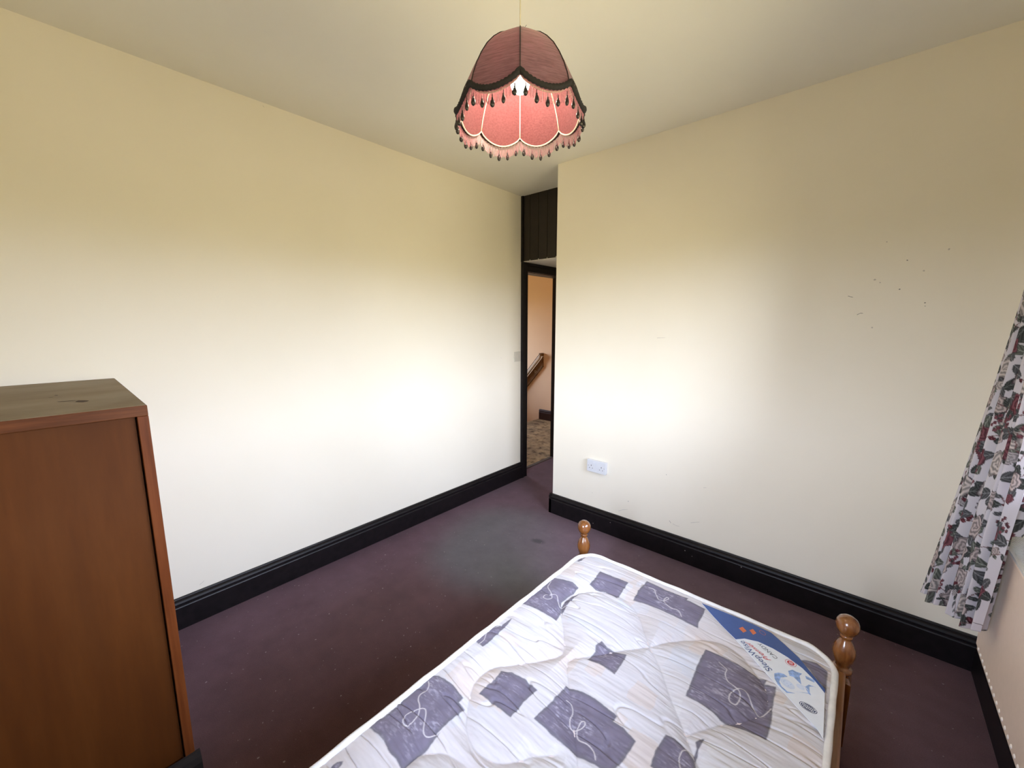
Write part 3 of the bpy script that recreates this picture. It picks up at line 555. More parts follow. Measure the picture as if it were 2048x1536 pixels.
# the part of the mattress nearer than the traced pattern repeats the same print
rng = random.Random(11)
for (cx, cy, w, h) in [(-0.70, 0.05, 0.16, 0.10), (-0.25, 0.30, 0.10, 0.12), (-0.30, -0.05, 0.2, 0.14), (-0.75, -0.2, 0.1, 0.1), (-0.10, 0.12, 0.09, 0.09), (-0.08, -0.22, 0.15, 0.1), (-0.42, 0.16, 0.12, 0.08), (-0.5, -0.26, 0.09, 0.07)]:
    PATCH.append([[cx - w / 2 + rng.uniform(-.01, .01), cy - h / 2], [cx + w / 2, cy - h / 2 + rng.uniform(-.02, .02)], [cx + w / 2 + rng.uniform(-.01, .01), cy + h / 2], [cx, cy + h / 2 + rng.uniform(-.02, .02)], [cx - w / 2, cy + h / 2]])
mat_root = thing('mattress', 'single mattress printed with grey patches and a corner brand label, on the pine bed', 'mattress', (-0.44, 0.6, MZ0))
nx = 460; ys = np.concatenate([np.linspace(0, 0.27, 50)[:-1], np.linspace(0.27, 1, 740)])
U_ = np.linspace(-1, 1, nx); V_ = ys * 2 - 1
Ug, Vg = np.meshgrid(U_, V_, indexing='ij')
hw, hl = (MX1 - MX0) / 2, (MY1 - MY0) / 2; cxm, cym = (MX0 + MX1) / 2, (MY0 + MY1) / 2; RC = 0.095
# map the square grid to a rounded rectangle (pull in the corners)
X = Ug * hw; Y = Vg * hl
qx = np.maximum(np.abs(X) - (hw - RC), 0); qy = np.maximum(np.abs(Y) - (hl - RC), 0); mx_ = np.maximum(qx, qy); hy_ = np.hypot(qx, qy) + 1e-9
k_ = np.where(mx_ > 0, mx_ / hy_, 1); 
X = np.sign(X) * (np.minimum(np.abs(X), hw - RC) + qx * k_); Y = np.sign(Y) * (np.minimum(np.abs(Y), hl - RC) + qy * k_)
edge = np.where((qx > 0) & (qy > 0), RC - mx_, np.minimum(hw - np.abs(X), hl - np.abs(Y)))
X += cxm; Y += cym
# slight bow of the foot edge
ds = np.full(X.shape, 9.0)
for s in SEAM: ds = np.minimum(ds, seg_dist(X, Y, s))
ds = np.minimum(ds, edge * 0.9 + 0.004)
puff = 1 - np.exp(-(ds / 0.030) ** 1.1)
lab_in = inside(X, Y, LABEL); lab_d = seg_dist(X, Y, LABEL, True)
wr_ = fbm(X, Y, 3, 0.16, 0.020, 3) - 0.5
wr2 = np.abs(fbm(X + 0.25 * Y, Y, 13, 0.30, 0.05, 2) - 0.5)
rad = fbm(X, Y, 23, 0.05, 0.012, 3) - 0.5
Z = MZ1 - 0.0140 + 0.0155 * puff + 0.0055 * wr_ * np.clip(ds / 0.02, 0.3, 1) - 0.0048 * np.exp(-(wr2 / 0.02) ** 2) * np.clip(ds / 0.02, 0, 1) + 0.0045 * rad * np.exp(-(ds / 0.05) ** 2)
flat = np.clip(np.where(lab_in, 1, 1 - lab_d / 0.02), 0, 1); Z = Z * (1 - flat) + np.minimum(Z, MZ1 - 0.003) * flat
Z = np.where(edge < 0.010, MZ1 - 0.0135, Z)
# print
wv = 0.93 + 0.14 * fbm(X, Y, 5, 0.05, 0.006, 3)
A0 = np.array([0.76, 0.73, 0.75]); A1 = np.array([0.72, 0.735, 0.80]); A2 = np.array([0.78, 0.675, 0.62]); A3 = np.array([0.80, 0.78, 0.79])
col = np.broadcast_to(A0, X.shape + (3,)).copy()
rng = np.random.RandomState(8)
for i in range(150):
    cx, cy = rng.uniform(MX0, MX1), rng.uniform(MY0, MY1); w, h = rng.uniform(0.03, 0.13), rng.uniform(0.03, 0.11)
    cc = [A1, A2, A3, A2, A0][rng.randint(5)]; f = (np.abs(X - cx) < w / 2 + 0.003 * np.sin(Y * 90 + i)) & (np.abs(Y - cy) < h / 2 + 0.003 * np.sin(X * 80 + i))
    col[f] = col[f] * 0.35 + cc * 0.65
stain = np.clip(fbm(X, Y, 31, 0.22, 0.22, 3) * 2.4 - 1.05, 0, 1)[..., None] * np.exp(-(ds / 0.09))[..., None]
col = col * (1 - 0.5 * stain) + np.array([0.66, 0.53, 0.44]) * 0.5 * stain
col *= wv[..., None]
scr = np.clip(fbm(X, Y, 41, 0.012, 0.0035, 3) * 3.2 - 1.6, 0, 1) * np.clip(fbm(X, Y, 47, 0.06, 0.05, 3) * 3.4 - 1.45, 0, 1)
for pl in PATCH:
    jx = 0.0035 * (fbm(X, Y, 61, 0.015, 0.015, 2) - 0.5); jy = 0.0035 * (fbm(X, Y, 67, 0.015, 0.015, 2) - 0.5)
    f = inside(X + jx, Y + jy, pl); dd = seg_dist(X + jx, Y + jy, pl, True); al = np.clip(np.where(f, 0.5 + dd / 0.0028, 0.5 - dd / 0.0028), 0, 1)[..., None]
    pc = np.array([0.225, 0.198, 0.262]) * (0.85 + 0.3 * fbm(X, Y, 71, 0.03, 0.03, 3))[..., None]
    pc = pc * (1 - scr[..., None] * 0.8) + np.array([0.56, 0.53, 0.62]) * scr[..., None] * 0.8
    rim = np.clip(1 - dd / 0.011, 0, 1)[..., None] * 0.8; pc = pc * (1 - rim) + np.array([0.19, 0.185, 0.20]) * rim
    pc = pc * (0.9 + 0.1 * wv[..., None]); col = col * (1 - al) + pc * al
for pl in THREAD:
    d = seg_dist(X, Y, pl); f = np.clip(1.5 - d / 0.0013, 0, 1)[..., None]; col = col * (1 - f) + np.array([0.75, 0.70, 0.70]) * f
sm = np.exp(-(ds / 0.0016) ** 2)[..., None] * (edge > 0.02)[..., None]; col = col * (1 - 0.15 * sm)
col = col * 0.79; n1, n2 = X.shape
V = np.stack([X, Y, Z], -1).reshape(-1, 3) - np.array(mat_root.location)
ii = np.arange(n1 * n2).reshape(n1, n2); F = np.stack([ii[:-1, :-1], ii[1:, :-1], ii[1:, 1:], ii[:-1, 1:]], -1).reshape(-1, 4)
me = bpy.data.meshes.new('quilted_top'); me.vertices.add(len(V)); me.vertices.foreach_set('co', V.ravel())
me.loops.add(len(F) * 4); me.loops.foreach_set('vertex_index', F.ravel().astype(np.int32)); me.polygons.add(len(F))
me.polygons.foreach_set('loop_start', np.arange(0, len(F) * 4, 4, dtype=np.int32)); me.polygons.foreach_set('loop_total', np.full(len(F), 4, dtype=np.int32)); me.update(); me.validate()
at = me.color_attributes.new('print', 'FLOAT_COLOR', 'POINT'); at.data.foreach_set('color', np.concatenate([col.reshape(-1, 3), np.ones((len(V), 1))], 1).ravel())
def attr_mat(name, attr, rough=0.85, weave=900, bs=0.15, translucent=0.0):
    m, nt, nd, b = new_mat(name); a = nd.new('ShaderNodeAttribute'); a.attribute_name = attr
    nt.links.new(a.outputs['Color'], b.inputs['Base Color']); b.inputs['Roughness'].default_value = rough; setp(b, Specular_IOR_Level=0.15)
    n = noise_of(nt, weave, 2); bump(nt, n.outputs['Fac'], b, bs, 0.001)
    if translucent:
        t = nd.new('ShaderNodeBsdfTranslucent'); nt.links.new(a.outputs['Color'], t.inputs[0]); mx = nd.new('ShaderNodeMixShader'); mx.inputs[0].default_value = translucent
        nt.links.new(b.outputs[0], mx.inputs[1]); nt.links.new(t.outputs[0], mx.inputs[2]); nt.links.new(mx.outputs[0], nd['Material Output'].inputs[0])
    return m
link(me, 'quilted_top', attr_mat('mattress_print', 'print'), mat_root, True)
# side border and piping
def rrect(x0, x1, y0, y1, r, n=10):
    pts = []
    for cx, cy, a0 in ((x1 - r, y1 - r, 0), (x0 + r, y1 - r, PI / 2), (x0 + r, y0 + r, PI), (x1 - r, y0 + r, 1.5 * PI)):
        for k in range(n + 1): a = a0 + k * PI / 2 / n; pts.append((cx + r * math.cos(a), cy + r * math.sin(a)))
    return pts
bm = bmesh.new(); e = 0.004; prism(bm, rrect(MX0 + e, MX1 - e, MY0 + e, MY1 - e, RC - e), MZ0 + 0.004, MZ1 - 0.0145)
shift(obj('side_border', bm, plain('mattress_border_fabric', (0.66, 0.58, 0.56), 0.85, var=0.12, nscale=60)), mat_root)
M_pipe = plain('white_piping', (0.72, 0.70, 0.67), 0.7, var=0.10, nscale=30, bstr=0.3)
def dens(p_, n=4):
    o_ = []
    for i in range(len(p_)):
        a, b_ = p_[i], p_[(i + 1) % len(p_)]; L = math.hypot(a[0] - b_[0], a[1] - b_[1]); k = max(1, int(L / 0.03))
        for j in range(k): o_.append((a[0] + (b_[0] - a[0]) * j / k, a[1] + (b_[1] - a[1]) * j / k))
    return o_
for zz, rr in ((MZ1 - 0.008, 0.0085), (MZ0 + 0.009, 0.0085)):
    bm = bmesh.new(); P2 = dens(rrect(MX0 + 0.003, MX1 - 0.003, MY0 + 0.003, MY1 - 0.003, RC - 0.003)); random.seed(2)
    tube(bm, [(x, y, zz + 0.0012 * math.sin(i * 0.9)) for i, (x, y) in enumerate(P2)], [rr * (1 + 0.07 * math.sin(i * 1.7)) for i in range(len(P2))], 10, closed=True)
    shift(obj('piping', bm, M_pipe, smooth=True), mat_root)

# brand label across the corner
M_lw = plain('label_white_satin', (0.76, 0.80, 0.86), 0.4, var=0.02); M_lb = plain('label_blue_print', (0.035, 0.085, 0.27), 0.4, var=0.05)
M_lo = plain('label_orange_print', (0.62, 0.16, 0.06), 0.5); M_lr = plain('label_red_print', (0.55, 0.04, 0.05), 0.5); M_lp = plain('label_pale_blue_print', (0.27, 0.40, 0.68), 0.5, var=0.3, nscale=120)
M_ld = plain('label_navy_print', (0.03, 0.05, 0.12), 0.5); M_lg = plain('label_skin_print', (0.62, 0.70, 0.84), 0.5)
LZ = MZ1 - 0.0015
def flat_poly(name, pl, z, mat, parent, th=0.0004):
    bm = bmesh.new(); a = [bm.verts.new((x, y, z)) for x, y in pl]; b_ = [bm.verts.new((x, y, z + th)) for x, y in pl]; n = len(pl)
    for t in tessellate_polygon([[Vector((x, y, 0)) for x, y in pl]]):
        bm.faces.new([b_[i] for i in t]); bm.faces.new([a[i] for i in t][::-1])
    for i in range(n): bm.faces.new([a[i], a[(i + 1) % n], b_[(i + 1) % n], b_[i]])
    return shift_to(obj(name, bm, mat), parent)
def shift_to(o, parent):
    o.parent = parent; w = mat_root.location; o.data.transform(Matrix.Translation(-w)); return o
lab = flat_poly('corner_label', LABEL, LZ, M_lw, mat_root, 0.0016); lab['label'] = 'white and blue woven brand label across the mattress corner'
z1 = LZ + 0.0016
flat_poly('blue_band', BLUE, z1, M_lb, lab)
for q in ORG: flat_poly('orange_square', q, z1 + 0.0004, M_lo, lab)
def ring_mesh(c, rx, ry, w, ang, z, n=28):
    bm = bmesh.new(); ca, sa = math.cos(ang), math.sin(ang); A_, B_ = [], []
    for k in range(n):
        t = 2 * PI * k / n
        for rr, L_ in ((1, A_), (1 - w, B_)):
            x, y = rx * rr * math.cos(t), ry * rr * math.sin(t); L_.append(bm.verts.new((c[0] + x * ca - y * sa, c[1] + x * sa + y * ca, z)))
    if w >= 1: bm.faces.new(A_)
    else:
        for k in range(n): bm.faces.new([A_[k], A_[(k + 1) % n], B_[(k + 1) % n], B_[k]])
    return bm
vec = lambda a, b_: (b_[0] - a[0], b_[1] - a[1])
dsw = vec(T_SW[0], T_SW[1]); ang = math.atan2(dsw[1], dsw[0])
shift_to(obj('orange_ring', ring_mesh(RINGO[0], 0.011, 0.008, 0.12, ang, z1 + 0.0006), M_lo), lab)
rr_ = math.hypot(*vec(RED[0], RED[1])); rr2 = math.hypot(*vec(RED[0], RED[2]))
rr_ = 0.0095; rr2 = 0.0145
shift_to(obj('red_badge', ring_mesh(RED[0], rr_, rr_, 1, 0, z1 + 0.0002), M_lr), lab)
shift_to(obj('badge_ring', ring_mesh(RED[0], rr2, rr2, 0.08, 0, z1 + 0.0002), M_lr), lab)
bm = bmesh.new()
for k in range(3): box(bm, RED[0][0] - 0.005, RED[0][0] + 0.005, RED[0][1] - 0.0045 + k * 0.004, RED[0][1] - 0.0033 + k * 0.004, z1 + 0.0003, z1 + 0.0005)
shift_to(obj('badge_lines', bm, M_lw), lab)
sa_ = vec(STAMP[0], STAMP[1]); ang2 = math.atan2(sa_[1], sa_[0])
shift_to(obj('oval_stamp', ring_mesh(STAMP[0], 0.0205, 0.013, 1, ang2, z1 + 0.0002), M_ld), lab)
bm = ring_mesh(STAMP[0], 0.0188, 0.0115, 0.10, ang2, z1 + 0.0004); ca, sa = math.cos(ang2), math.sin(ang2); random.seed(9)
for row in range(3):
    xx = -0.014
    while xx < 0.012:
        w_ = random.uniform(0.0015, 0.0035); yy = -0.006 + row * 0.0045
        if (xx / 0.017) ** 2 + (yy / 0.010) ** 2 < 0.85:
            bm.faces.new([bm.verts.new((STAMP[0][0] + a * ca - b_ * sa, STAMP[0][1] + a * sa + b_ * ca, z1 + 0.0004)) for a, b_ in ((xx, yy), (xx + w_, yy), (xx + w_, yy + 0.0028), (xx, yy + 0.0028))])
        xx += w_ + 0.0012
shift_to(obj('stamp_lettering', bm, M_lw), lab)
# the printed picture of two people: a face, hair and shoulders in pale blue ink
fc = FACE[0]; fe = vec(FACE[0], FACE[1]); fa = math.atan2(fe[1], fe[0])
shift_to(obj('printed_face', ring_mesh(fc, 0.019, 0.014, 1, fa, z1 + 0.0001), M_lg), lab)
flat_poly('printed_hair', HAIR, z1, M_lp, lab, 0.0003)
for q in SHOULD: flat_poly('printed_figure', q, z1, M_lp, lab, 0.0003)
bm = bmesh.new(); fca, fsa = math.cos(fa), math.sin(fa)
def fpt(u, v): return (fc[0] + u * fca - v * fsa, fc[1] + u * fsa + v * fca, z1 + 0.0007)
for u0, v0, r_, a0, a1 in ((0.004, 0.0055, 0.0028, 0.3, 2.8), (0.004, -0.0055, 0.0028, 0.3, 2.8), (-0.006, 0.0, 0.0045, 3.5, 5.9), (0.0, 0.0, 0.0016, 3.4, 6.0)):
    tube(bm, [fpt(u0 + r_ * math.sin(a0 + (a1 - a0) * k / 6), v0 + r_ * math.cos(a0 + (a1 - a0) * k / 6)) for k in range(7)], 0.00035, 4)
shift_to(obj('printed_features', bm, M_lp), lab)
sh2 = (fc[0] + 0.030, fc[1] + 0.012)
shift_to(obj('printed_child_face', ring_mesh(sh2, 0.0105, 0.0085, 1, fa, z1 + 0.0002), M_lg), lab)
def text(body, p0, p1, mat, name, shear=0.0, hscale=1.0):
    cu = bpy.data.curves.new(name, 'FONT'); cu.body = body; cu.size = 1; cu.shear = shear; cu.resolution_u = 4
    o = bpy.data.objects.new(name, cu); C.collection.objects.link(o); bpy.context.view_layer.update()
    me = bpy.data.meshes.new_from_object(o.evaluated_get(bpy.context.evaluated_depsgraph_get())); bpy.data.objects.remove(o)
    xs = [v.co.x for v in me.vertices]; w = max(xs) - min(xs); x0 = min(xs); d = vec(p0, p1); L = math.hypot(*d); k = L / w; a = math.atan2(d[1], d[0])
    me.transform(Matrix.Translation((p0[0], p0[1], z1 + 0.0006)) @ Matrix.Rotation(a, 4, 'Z') @ Matrix.Diagonal((k, k * hscale, 1, 1)) @ Matrix.Translation((-x0, 0, 0)))
    return shift_to(link(me, name, mat), lab)
text('SleepWise', T_SW[0], T_SW[1], plain('label_navy_lettering', (0.05, 0.09, 0.24), 0.5), 'brand_lettering', hscale=1.0)
text('Premier', T_PR[0], T_PR[1], M_lr, 'script_lettering', 0.6, 0.9)
text('CANDY', T_CA[0], T_CA[1], plain('label_grey_lettering', (0.12, 0.13, 0.16), 0.5), 'model_lettering')

# ------------------------------------------------------------------ curtain
cu = thing('curtain', 'gathered floral curtain hanging at the window beside the right wall', 'curtain', (0.36, 1.85, 0.45))
NS, NT = 460, 640; ZT, ZB = 2.12, 0.45
S, Tt = np.meshgrid(np.linspace(0, 1, NS), np.linspace(0, 1, NT), indexing='ij')
zz = ZT + (ZB - ZT) * Tt
q = np.clip((ZT - zz) / (ZT - ZB), 0, 1)
# from the corner side (s=0) to the window side (s=1); lower part swings out over the sill and radiator
xl = 0.402 - 0.142 * q ** 1.6; yl = 2.035 - 0.0 * q
sw_ = np.clip((1.05 - zz) / 0.6, 0, 1)
xr = 0.425 - 0.045 * q; yr_ = 1.79 + 0.09 * sw_ ** 0.9
ph = S * 2 * PI * 6.3 + 0.5 * np.sin(q * 3) + 0.8 * np.sin(S * 9)
amp = 0.025 + 0.010 * q
Xc = xl + (xr - xl) * S; Yc = yl + (yr_ - yl) * S
nx_, ny_ = (yr_ - yl), -(xr - xl); ln_ = np.hypot(nx_, ny_) + 1e-9; nx_, ny_ = nx_ / ln_, ny_ / ln_
fold = np.sin(ph) + 0.28 * np.sin(2.3 * ph + 1)
Xc = Xc + nx_ * amp * fold; Yc = Yc + ny_ * amp * fold + 0.006 * np.cos(ph)
Xc = np.where(zz < 0.80, np.minimum(Xc, 0.392 - 0.004), Xc); Xc = np.minimum(Xc, 0.455)
Zc = zz + 0.008 * np.sin(ph * 0.5) * (Tt > 0.98)
FW, FH = 1.35, ZT - ZB
a_, b2 = S * FW, Tt * FH
A1d, B1d = a_[:, 0], b2[0]
def crop(cx, cy, r):
    i0, i1 = np.searchsorted(A1d, (cx - r, cx + r)); j0, j1 = np.searchsorted(B1d, (cy - r, cy + r)); return (slice(i0, i1), slice(j0, j1))
def stamp_rose(col, cx, cy, r, c_in, rs):
    w_ = crop(cx, cy, r * 1.3); col = col[w_]
    if col.size == 0: return
    dx, dy = a_[w_] - cx, b2[w_] - cy; d = np.hypot(dx, dy); th = np.arctan2(dy, dx)
    rr = d / r * (1 + 0.10 * np.sin(5 * th + rs) + 0.05 * np.sin(9 * th)); f = rr < 1
    g = 0.5 + 0.5 * np.cos(rr * 15 + 1.6 * np.sin(3 * th + rs * 2) + th); base = c_in * (0.38 + 0.75 * g[..., None])
    ed = (rr > 0.93)[..., None]; base = np.where(ed, np.array([0.10, 0.07, 0.08]), base); col[f] = base[f]
def stamp_leaf(col, cx, cy, L, ang, c_):
    w_ = crop(cx, cy, L * 1.2); col = col[w_]
    if col.size == 0: return
    ax_, bx_ = a_[w_], b2[w_]; ca, sa = np.cos(ang), np.sin(ang); u = ((ax_ - cx) * ca + (bx_ - cy) * sa) / L; v = (-(ax_ - cx) * sa + (bx_ - cy) * ca) / L
    w = 0.34 * np.sqrt(np.clip(u * (1 - u), 0, 1)) * 1.6; f = (u > 0) & (u < 1) & (np.abs(v) < w)
    vein = np.abs(v) < 0.02; t_ = (0.75 + 0.35 * np.sin(u * 30 + np.abs(v) * 40))[..., None]
    c2 = np.where(vein[..., None], c_ * 1.9, c_ * t_); col[f] = c2[f]
def stamp_stem(col, pts, w, c_):
    w_ = crop(pts[0][0], pts[0][1], 0.15); col = col[w_]
    if col.size == 0: return
    d = seg_dist(a_[w_], b2[w_], pts); f = d < w; col[f] = c_
colc = np.broadcast_to(np.array([0.74, 0.70, 0.73]), a_.shape + (3,)).copy()
rc = np.random.RandomState(21); CG = [np.array([0.10, 0.105, 0.10]), np.array([0.16, 0.16, 0.165]), np.array([0.20, 0.21, 0.18]), np.array([0.17, 0.05, 0.06])]
CR = [np.array([0.62, 0.52, 0.50]), np.array([0.55, 0.50, 0.50]), np.array([0.27, 0.10, 0.12]), np.array([0.70, 0.62, 0.58])]
rows = 0; y_ = 0.05
while y_ < FH:
    x_ = -0.03 + (rows % 2) * 0.07
    while x_ < FW:
        cx, cy = x_ + rc.uniform(-.02, .02), y_ + rc.uniform(-.02, .02)
        p_ = [(cx, cy)]; an = rc.uniform(0, 6.28)
        for k in range(5): an += rc.uniform(-.6, .6); p_.append((p_[-1][0] + 0.028 * math.cos(an), p_[-1][1] + 0.028 * math.sin(an)))
        stamp_stem(colc, p_, 0.0014, np.array([0.20, 0.10, 0.10]))
        for k, pp in enumerate(p_[1:]): stamp_leaf(colc, pp[0], pp[1], rc.uniform(.018, .032), an + rc.choice([-1, 1]) * rc.uniform(.6, 1.3), CG[rc.randint(4)])
        for k in range(5): stamp_leaf(colc, cx, cy, rc.uniform(.05, .075), k * 1.256 + rc.uniform(-.4, .4), CG[rc.randint(3)])
        stamp_rose(colc, cx, cy, rc.uniform(.028, .042), CR[rc.randint(4)], rc.uniform(0, 6))
        if rc.rand() < 0.7: stamp_rose(colc, cx + rc.uniform(-.05, .05), cy + 0.055, rc.uniform(.012, .02), CR[rc.randint(4)], rc.uniform(0, 6))
        if rc.rand() < 0.6:
            bx, by = cx + rc.uniform(-.08, .08), cy - 0.06
            for k in range(7): stamp_rose(colc, bx + rc.uniform(-.014, .014), by + k * 0.008, 0.006, CR[2], 1)
        x_ += 0.138
    y_ += 0.098; rows += 1
Vc = np.stack([Xc, Yc, Zc], -1).reshape(-1, 3) - np.array(cu.location)
ii = np.arange(NS * NT).reshape(NS, NT); F = np.stack([ii[:-1, :-1], ii[1:, :-1], ii[1:, 1:], ii[:-1, 1:]], -1).reshape(-1, 4)
me = bpy.data.meshes.new('curtain_fabric'); me.vertices.add(len(Vc)); me.vertices.foreach_set('co', Vc.ravel())
me.loops.add(len(F) * 4); me.loops.foreach_set('vertex_index', F.ravel().astype(np.int32)); me.polygons.add(len(F))
me.polygons.foreach_set('loop_start', np.arange(0, len(F) * 4, 4, dtype=np.int32)); me.polygons.foreach_set('loop_total', np.full(len(F), 4, dtype=np.int32)); me.update(); me.validate()
at = me.color_attributes.new('print', 'FLOAT_COLOR', 'POINT'); at.data.foreach_set('color', np.concatenate([colc.reshape(-1, 3), np.ones((len(Vc), 1))], 1).ravel())
fo = link(me, 'fabric', attr_mat('floral_curtain_print', 'print', 0.8, 700, 0.1, 0.35), cu, True)
md = fo.modifiers.new('thickness', 'SOLIDIFY'); md.thickness = 0.0012; md.offset = 0
# pole that carries the curtain
cp = thing('curtain_pole', 'plain white curtain track above the window, out of frame', 'curtain track', (0.43, 0.8, 2.13))
bm = bmesh.new(); tube(bm, [(0.425, 0.4, 2.135), (0.425, 2.12, 2.135)], 0.009, 12); shift(obj('pole', bm, M_upvc, smooth=True), cp)
for yb in (0.45, 2.09):
    shift(obj('bracket', B((0.42, XC, yb, yb + 0.02, 2.125, 2.145)), M_upvc), cp)

# ------------------------------------------------------------------ pendant lamp
LXC, LYC, LZ0 = -0.8075, 0.9540, 2.036
lamp = thing('pendant_lamp', 'mauve dome lampshade with black tasselled fringe hanging from the ceiling', 'pendant lamp', (LXC, LYC, LZ0))
PH0 = math.atan2(-LYC, -LXC)
RIB = [(0.034, 0.183), (0.052, 0.178), (0.074, 0.166), (0.097, 0.147), (0.120, 0.122), (0.140, 0.092), (0.156, 0.062), (0.168, 0.032), (0.177, 0.0)]
def rib_at(t):
    f = t * (len(RIB) - 1); i = min(int(f), len(RIB) - 2); f -= i
    return RIB[i][0] * (1 - f) + RIB[i + 1][0] * f, RIB[i][1] * (1 - f) + RIB[i + 1][1] * f
DIP = 0.030
def scal(s): return DIP * (math.sin(PI * s)) ** 0.75
def panel_pt(k, s, t, off=0.0, dz=0.0):
    """k = panel, s = 0..1 across, t = 0 (top) .. 1 (scalloped hem)"""
    r_, z_ = rib_at(t); dip = scal(s) * t ** 6; z_ -= dip; r_ += dip * 0.20
    a0, a1 = PH0 + k * PI / 4, PH0 + (k + 1) * PI / 4
    x = r_ * (math.cos(a0) * (1 - s) + math.cos(a1) * s); y = r_ * (math.sin(a0) * (1 - s) + math.sin(a1) * s)
    am = a0 * (1 - s) + a1 * s; bow = 0.10 * r_ * s * (1 - s) + off
    return (x + bow * math.cos(am), y + bow * math.sin(am), z_ + dz)
def fabric_mat(name, col, col2, tcol, mixf, stretch):
    m, nt, nd, b = new_mat(name); n = noise_of(nt, 26, 5, 0.65, stretch); r = ramp(nt, n.outputs['Fac'], [(0.35, col), (0.65, col2)])
    nt.links.new(r.outputs[0], b.inputs['Base Color']); b.inputs['Roughness'].default_value = 0.7; setp(b, Sheen_Weight=0.3)
    t = nd.new('ShaderNodeBsdfTranslucent')
    mu = nt.nodes.new('ShaderNodeMix'); mu.data_type = 'RGBA'; mu.blend_type = 'MULTIPLY'; mu.inputs[0].default_value = 1; mu.inputs[6].default_value = tcol + (1,)
    r2 = ramp(nt, n.outputs['Fac'], [(0.35, (0.55, 0.5, 0.5)), (0.65, (1, 1, 1))]); nt.links.new(r2.outputs[0], mu.inputs[7]); nt.links.new(mu.outputs[2], t.inputs[0])
    mx = nd.new('ShaderNodeMixShader'); mx.inputs[0].default_value = mixf; nt.links.new(b.outputs[0], mx.inputs[1]); nt.links.new(t.outputs[0], mx.inputs[2]); nt.links.new(mx.outputs[0], nd['Material Output'].inputs[0])
    bump(nt, n.outputs['Fac'], b, 0.4, 0.002); return m
M_shade = fabric_mat('mauve_dupion_silk', (0.115, 0.060, 0.085), (0.215, 0.125, 0.160), (0.50, 0.24, 0.34), 0.32, (1.0, 1.0, 14))
M_lining = fabric_mat('pink_lining', (0.24, 0.068, 0.080), (0.28, 0.085, 0.10), (0.42, 0.16, 0.18), 0.40, (6, 6, 9))
M_trim = plain('black_braid', (0.010, 0.008, 0.010), 0.85, var=0.5, nscale=400, bstr=0.5); M_bind = plain('cream_binding', (0.80, 0.66, 0.52), 0.7)
M_fringe = plain('mauve_fringe_thread', (0.36, 0.15, 0.20), 0.4, var=0.5, nscale=300); M_tassel = plain('black_tassel', (0.012, 0.008, 0.010), 0.35, var=0.4, nscale=200)
def dome(off, mat, name):
    V, F = [], []; NSs, NTt = 14, 26
    for k in range(8):
        b0 = len(V)
        for i in range(NSs + 1):
            for j in range(NTt + 1): V.append(panel_pt(k, i / NSs, j / NTt, off))
        for i in range(NSs):
            for j in range(NTt): a = b0 + i * (NTt + 1) + j; F.append((a, a + NTt + 1, a + NTt + 2, a + 1))
    return mesh_np(name, V, F, mat, lamp)
sh = dome(0.0, M_shade, 'shade')
dome(-0.003, M_lining, 'lining')['label'] = 'pink inner lining'
for k in range(8):
    bm = bmesh.new(); tube(bm, [panel_pt(k, 0, t / 16, 0.0012) for t in range(17)], 0.0011, 6); obj('rib_cord', bm, M_trim, lamp, True)['label'] = 'dark cord along a shade rib'
    bm = bmesh.new(); tube(bm, [panel_pt(k, 0, 0.04 + 0.96 * t / 16, -0.0045) for t in range(17)], 0.0018, 6); obj('rib_binding', bm, M_bind, lamp, True)['label'] = 'cream bound inner rib'
def hem(k0, off, dz, n=14): return [panel_pt(k % 8, s / n, 1.0, off, dz) for k in range(8) for s in range(n)]
bm = bmesh.new(); tube(bm, hem(0, -0.005, -0.0015), 0.0022, 6, closed=True); obj('rim_binding', bm, M_bind, lamp, True)['label'] = 'cream binding inside the rim'
bm = bmesh.new(); hp = hem(0, 0.0035, 0.006, 28)
tube(bm, hp, [0.0072 * (1 + 0.13 * ((i % 2) * 2 - 1)) for i in range(len(hp))], 8, closed=True)
for v in bm.verts: v.co.z = v.co.z
obj('braid', bm, M_trim, lamp, True)['label'] = 'black braid along the scalloped hem'
# top collar of the shade with frayed trim
bm = bmesh.new(); tube(bm, [(0.037 * math.cos(a), 0.037 * math.sin(a), 0.1845) for a in [i * PI / 12 for i in range(24)]], 0.003, 6, closed=True)
random.seed(7)
for i in range(40):
    a = random.uniform(0, 2 * PI); r0 = random.uniform(.034, .04); tube(bm, [(r0 * math.cos(a), r0 * math.sin(a), 0.184), ((r0 + random.uniform(-.002, .010)) * math.cos(a + .1), (r0 + .004) * math.sin(a + .1), 0.184 + random.uniform(-.002, .006))], 0.0007, 4)
obj('top_collar', bm, M_trim, lamp, True)
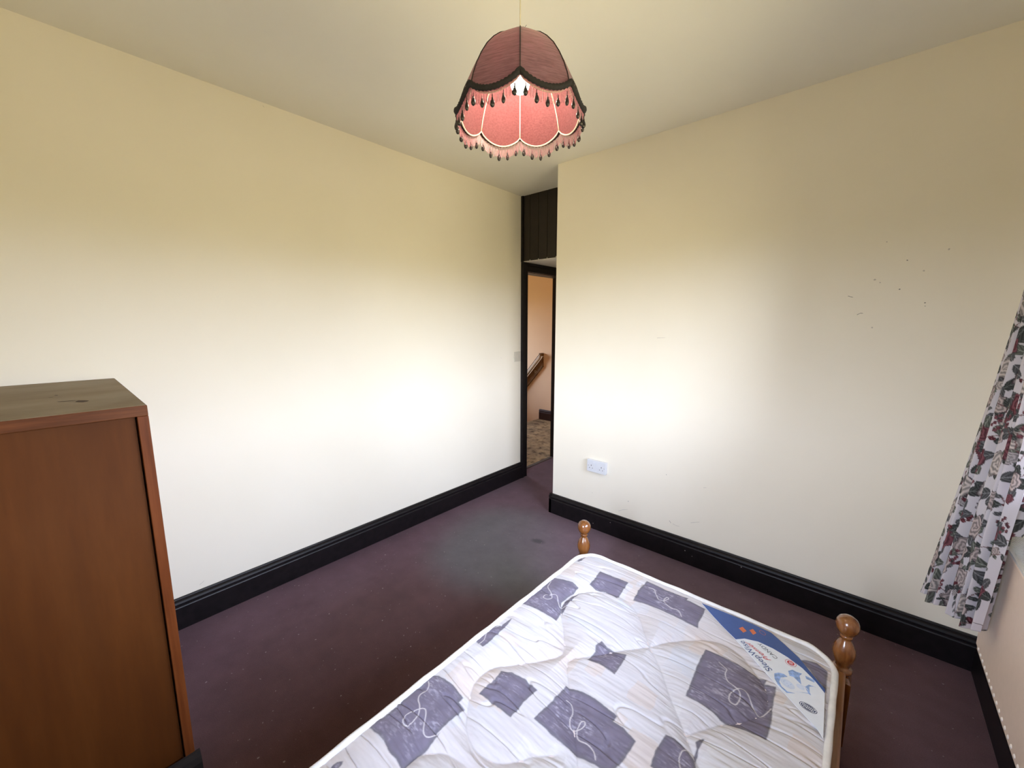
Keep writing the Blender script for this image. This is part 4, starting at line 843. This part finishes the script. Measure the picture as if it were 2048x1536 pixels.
# fringe strands hang straight down from the braid; one tassel every sixth of a panel
bm = bmesh.new(); random.seed(3); FL = 0.034
for k in range(8):
    for i in range(60):
        s = (i + 0.5) / 60; p_ = panel_pt(k, s, 1.0, 0.003, 0.0); L_ = FL * random.uniform(.86, 1.04); jx, jy = random.uniform(-.0012, .0012), random.uniform(-.0012, .0012)
        tube(bm, [p_, (p_[0] + jx * .5, p_[1] + jy * .5, p_[2] - L_ * .5), (p_[0] + jx, p_[1] + jy, p_[2] - L_)], 0.0006, 3, cap=False)
fr_ = obj('fringe', bm, M_fringe, lamp); fr_['kind'] = 'stuff'; fr_['label'] = 'mauve thread fringe'
ts_me = None
for k in range(8):
    for i in range(5):
        p_ = panel_pt(k, (i + 0.5) / 5, 1.0, 0.0045, -0.022)
        if ts_me is None:
            bm = bmesh.new(); lathe(bm, [(0.0, 0.013), (0.0008, 0.011), (0.0010, 0.004), (0.0026, 0.002), (0.0018, 0.0), (0.0034, -0.003), (0.0050, -0.008), (0.0056, -0.012), (0.0044, -0.0165), (0.002, -0.019), (0, -0.0195)], 12)
            o = obj('tassel', bm, M_tassel, lamp, True); ts_me = o
        else:
            o = ts_me.copy(); C.collection.objects.link(o); o.parent = lamp
        o.location = p_; o.scale = (random.uniform(.85, 1.1),) * 2 + (random.uniform(.85, 1.15),)
M_cord = plain('pale_flex', (0.55, 0.50, 0.40), 0.5)
bm = bmesh.new(); tube(bm, [(0, 0, H - LZ0 - 0.03), (0, 0, 0.12)], 0.0019, 8); obj('flex', bm, M_cord, lamp, True)
bm = bmesh.new(); lathe(bm, [(0, H - LZ0), (0.036, H - LZ0), (0.036, H - LZ0 - 0.008), (0.02, H - LZ0 - 0.024), (0.006, H - LZ0 - 0.032), (0, H - LZ0 - 0.032)], 24); obj('ceiling_rose', bm, M_plastic, lamp, True)
bm = bmesh.new(); lathe(bm, [(0, 0.192), (0.006, 0.191), (0.012, 0.180), (0.016, 0.165), (0.016, 0.130), (0.013, 0.118), (0.0, 0.118)], 20); obj('lamp_holder', bm, M_plastic, lamp, True)
bm = bmesh.new()
for k in range(4):
    a = PH0 + PI / 8 + k * PI / 2; tube(bm, [(0.015 * math.cos(a), 0.015 * math.sin(a), 0.160), (0.036 * math.cos(a), 0.036 * math.sin(a), 0.1835)], 0.0012, 6)
obj('gimbal_wire', bm, M_bind, lamp, True)
m, nt, nd, b = new_mat('warm_bulb_glow'); em = nd.new('ShaderNodeEmission'); em.inputs[0].default_value = (1.0, 0.83, 0.60, 1); em.inputs[1].default_value = BULB
nt.links.new(em.outputs[0], nd['Material Output'].inputs[0])
bm = bmesh.new(); lathe(bm, [(0.010, 0.120), (0.0125, 0.108), (0.020, 0.096), (0.0268, 0.080), (0.0275, 0.070), (0.0235, 0.056), (0.014, 0.047), (0, 0.044)], 20)
obj('bulb', bm, m, lamp, True)['label'] = 'lit warm bulb inside the shade'
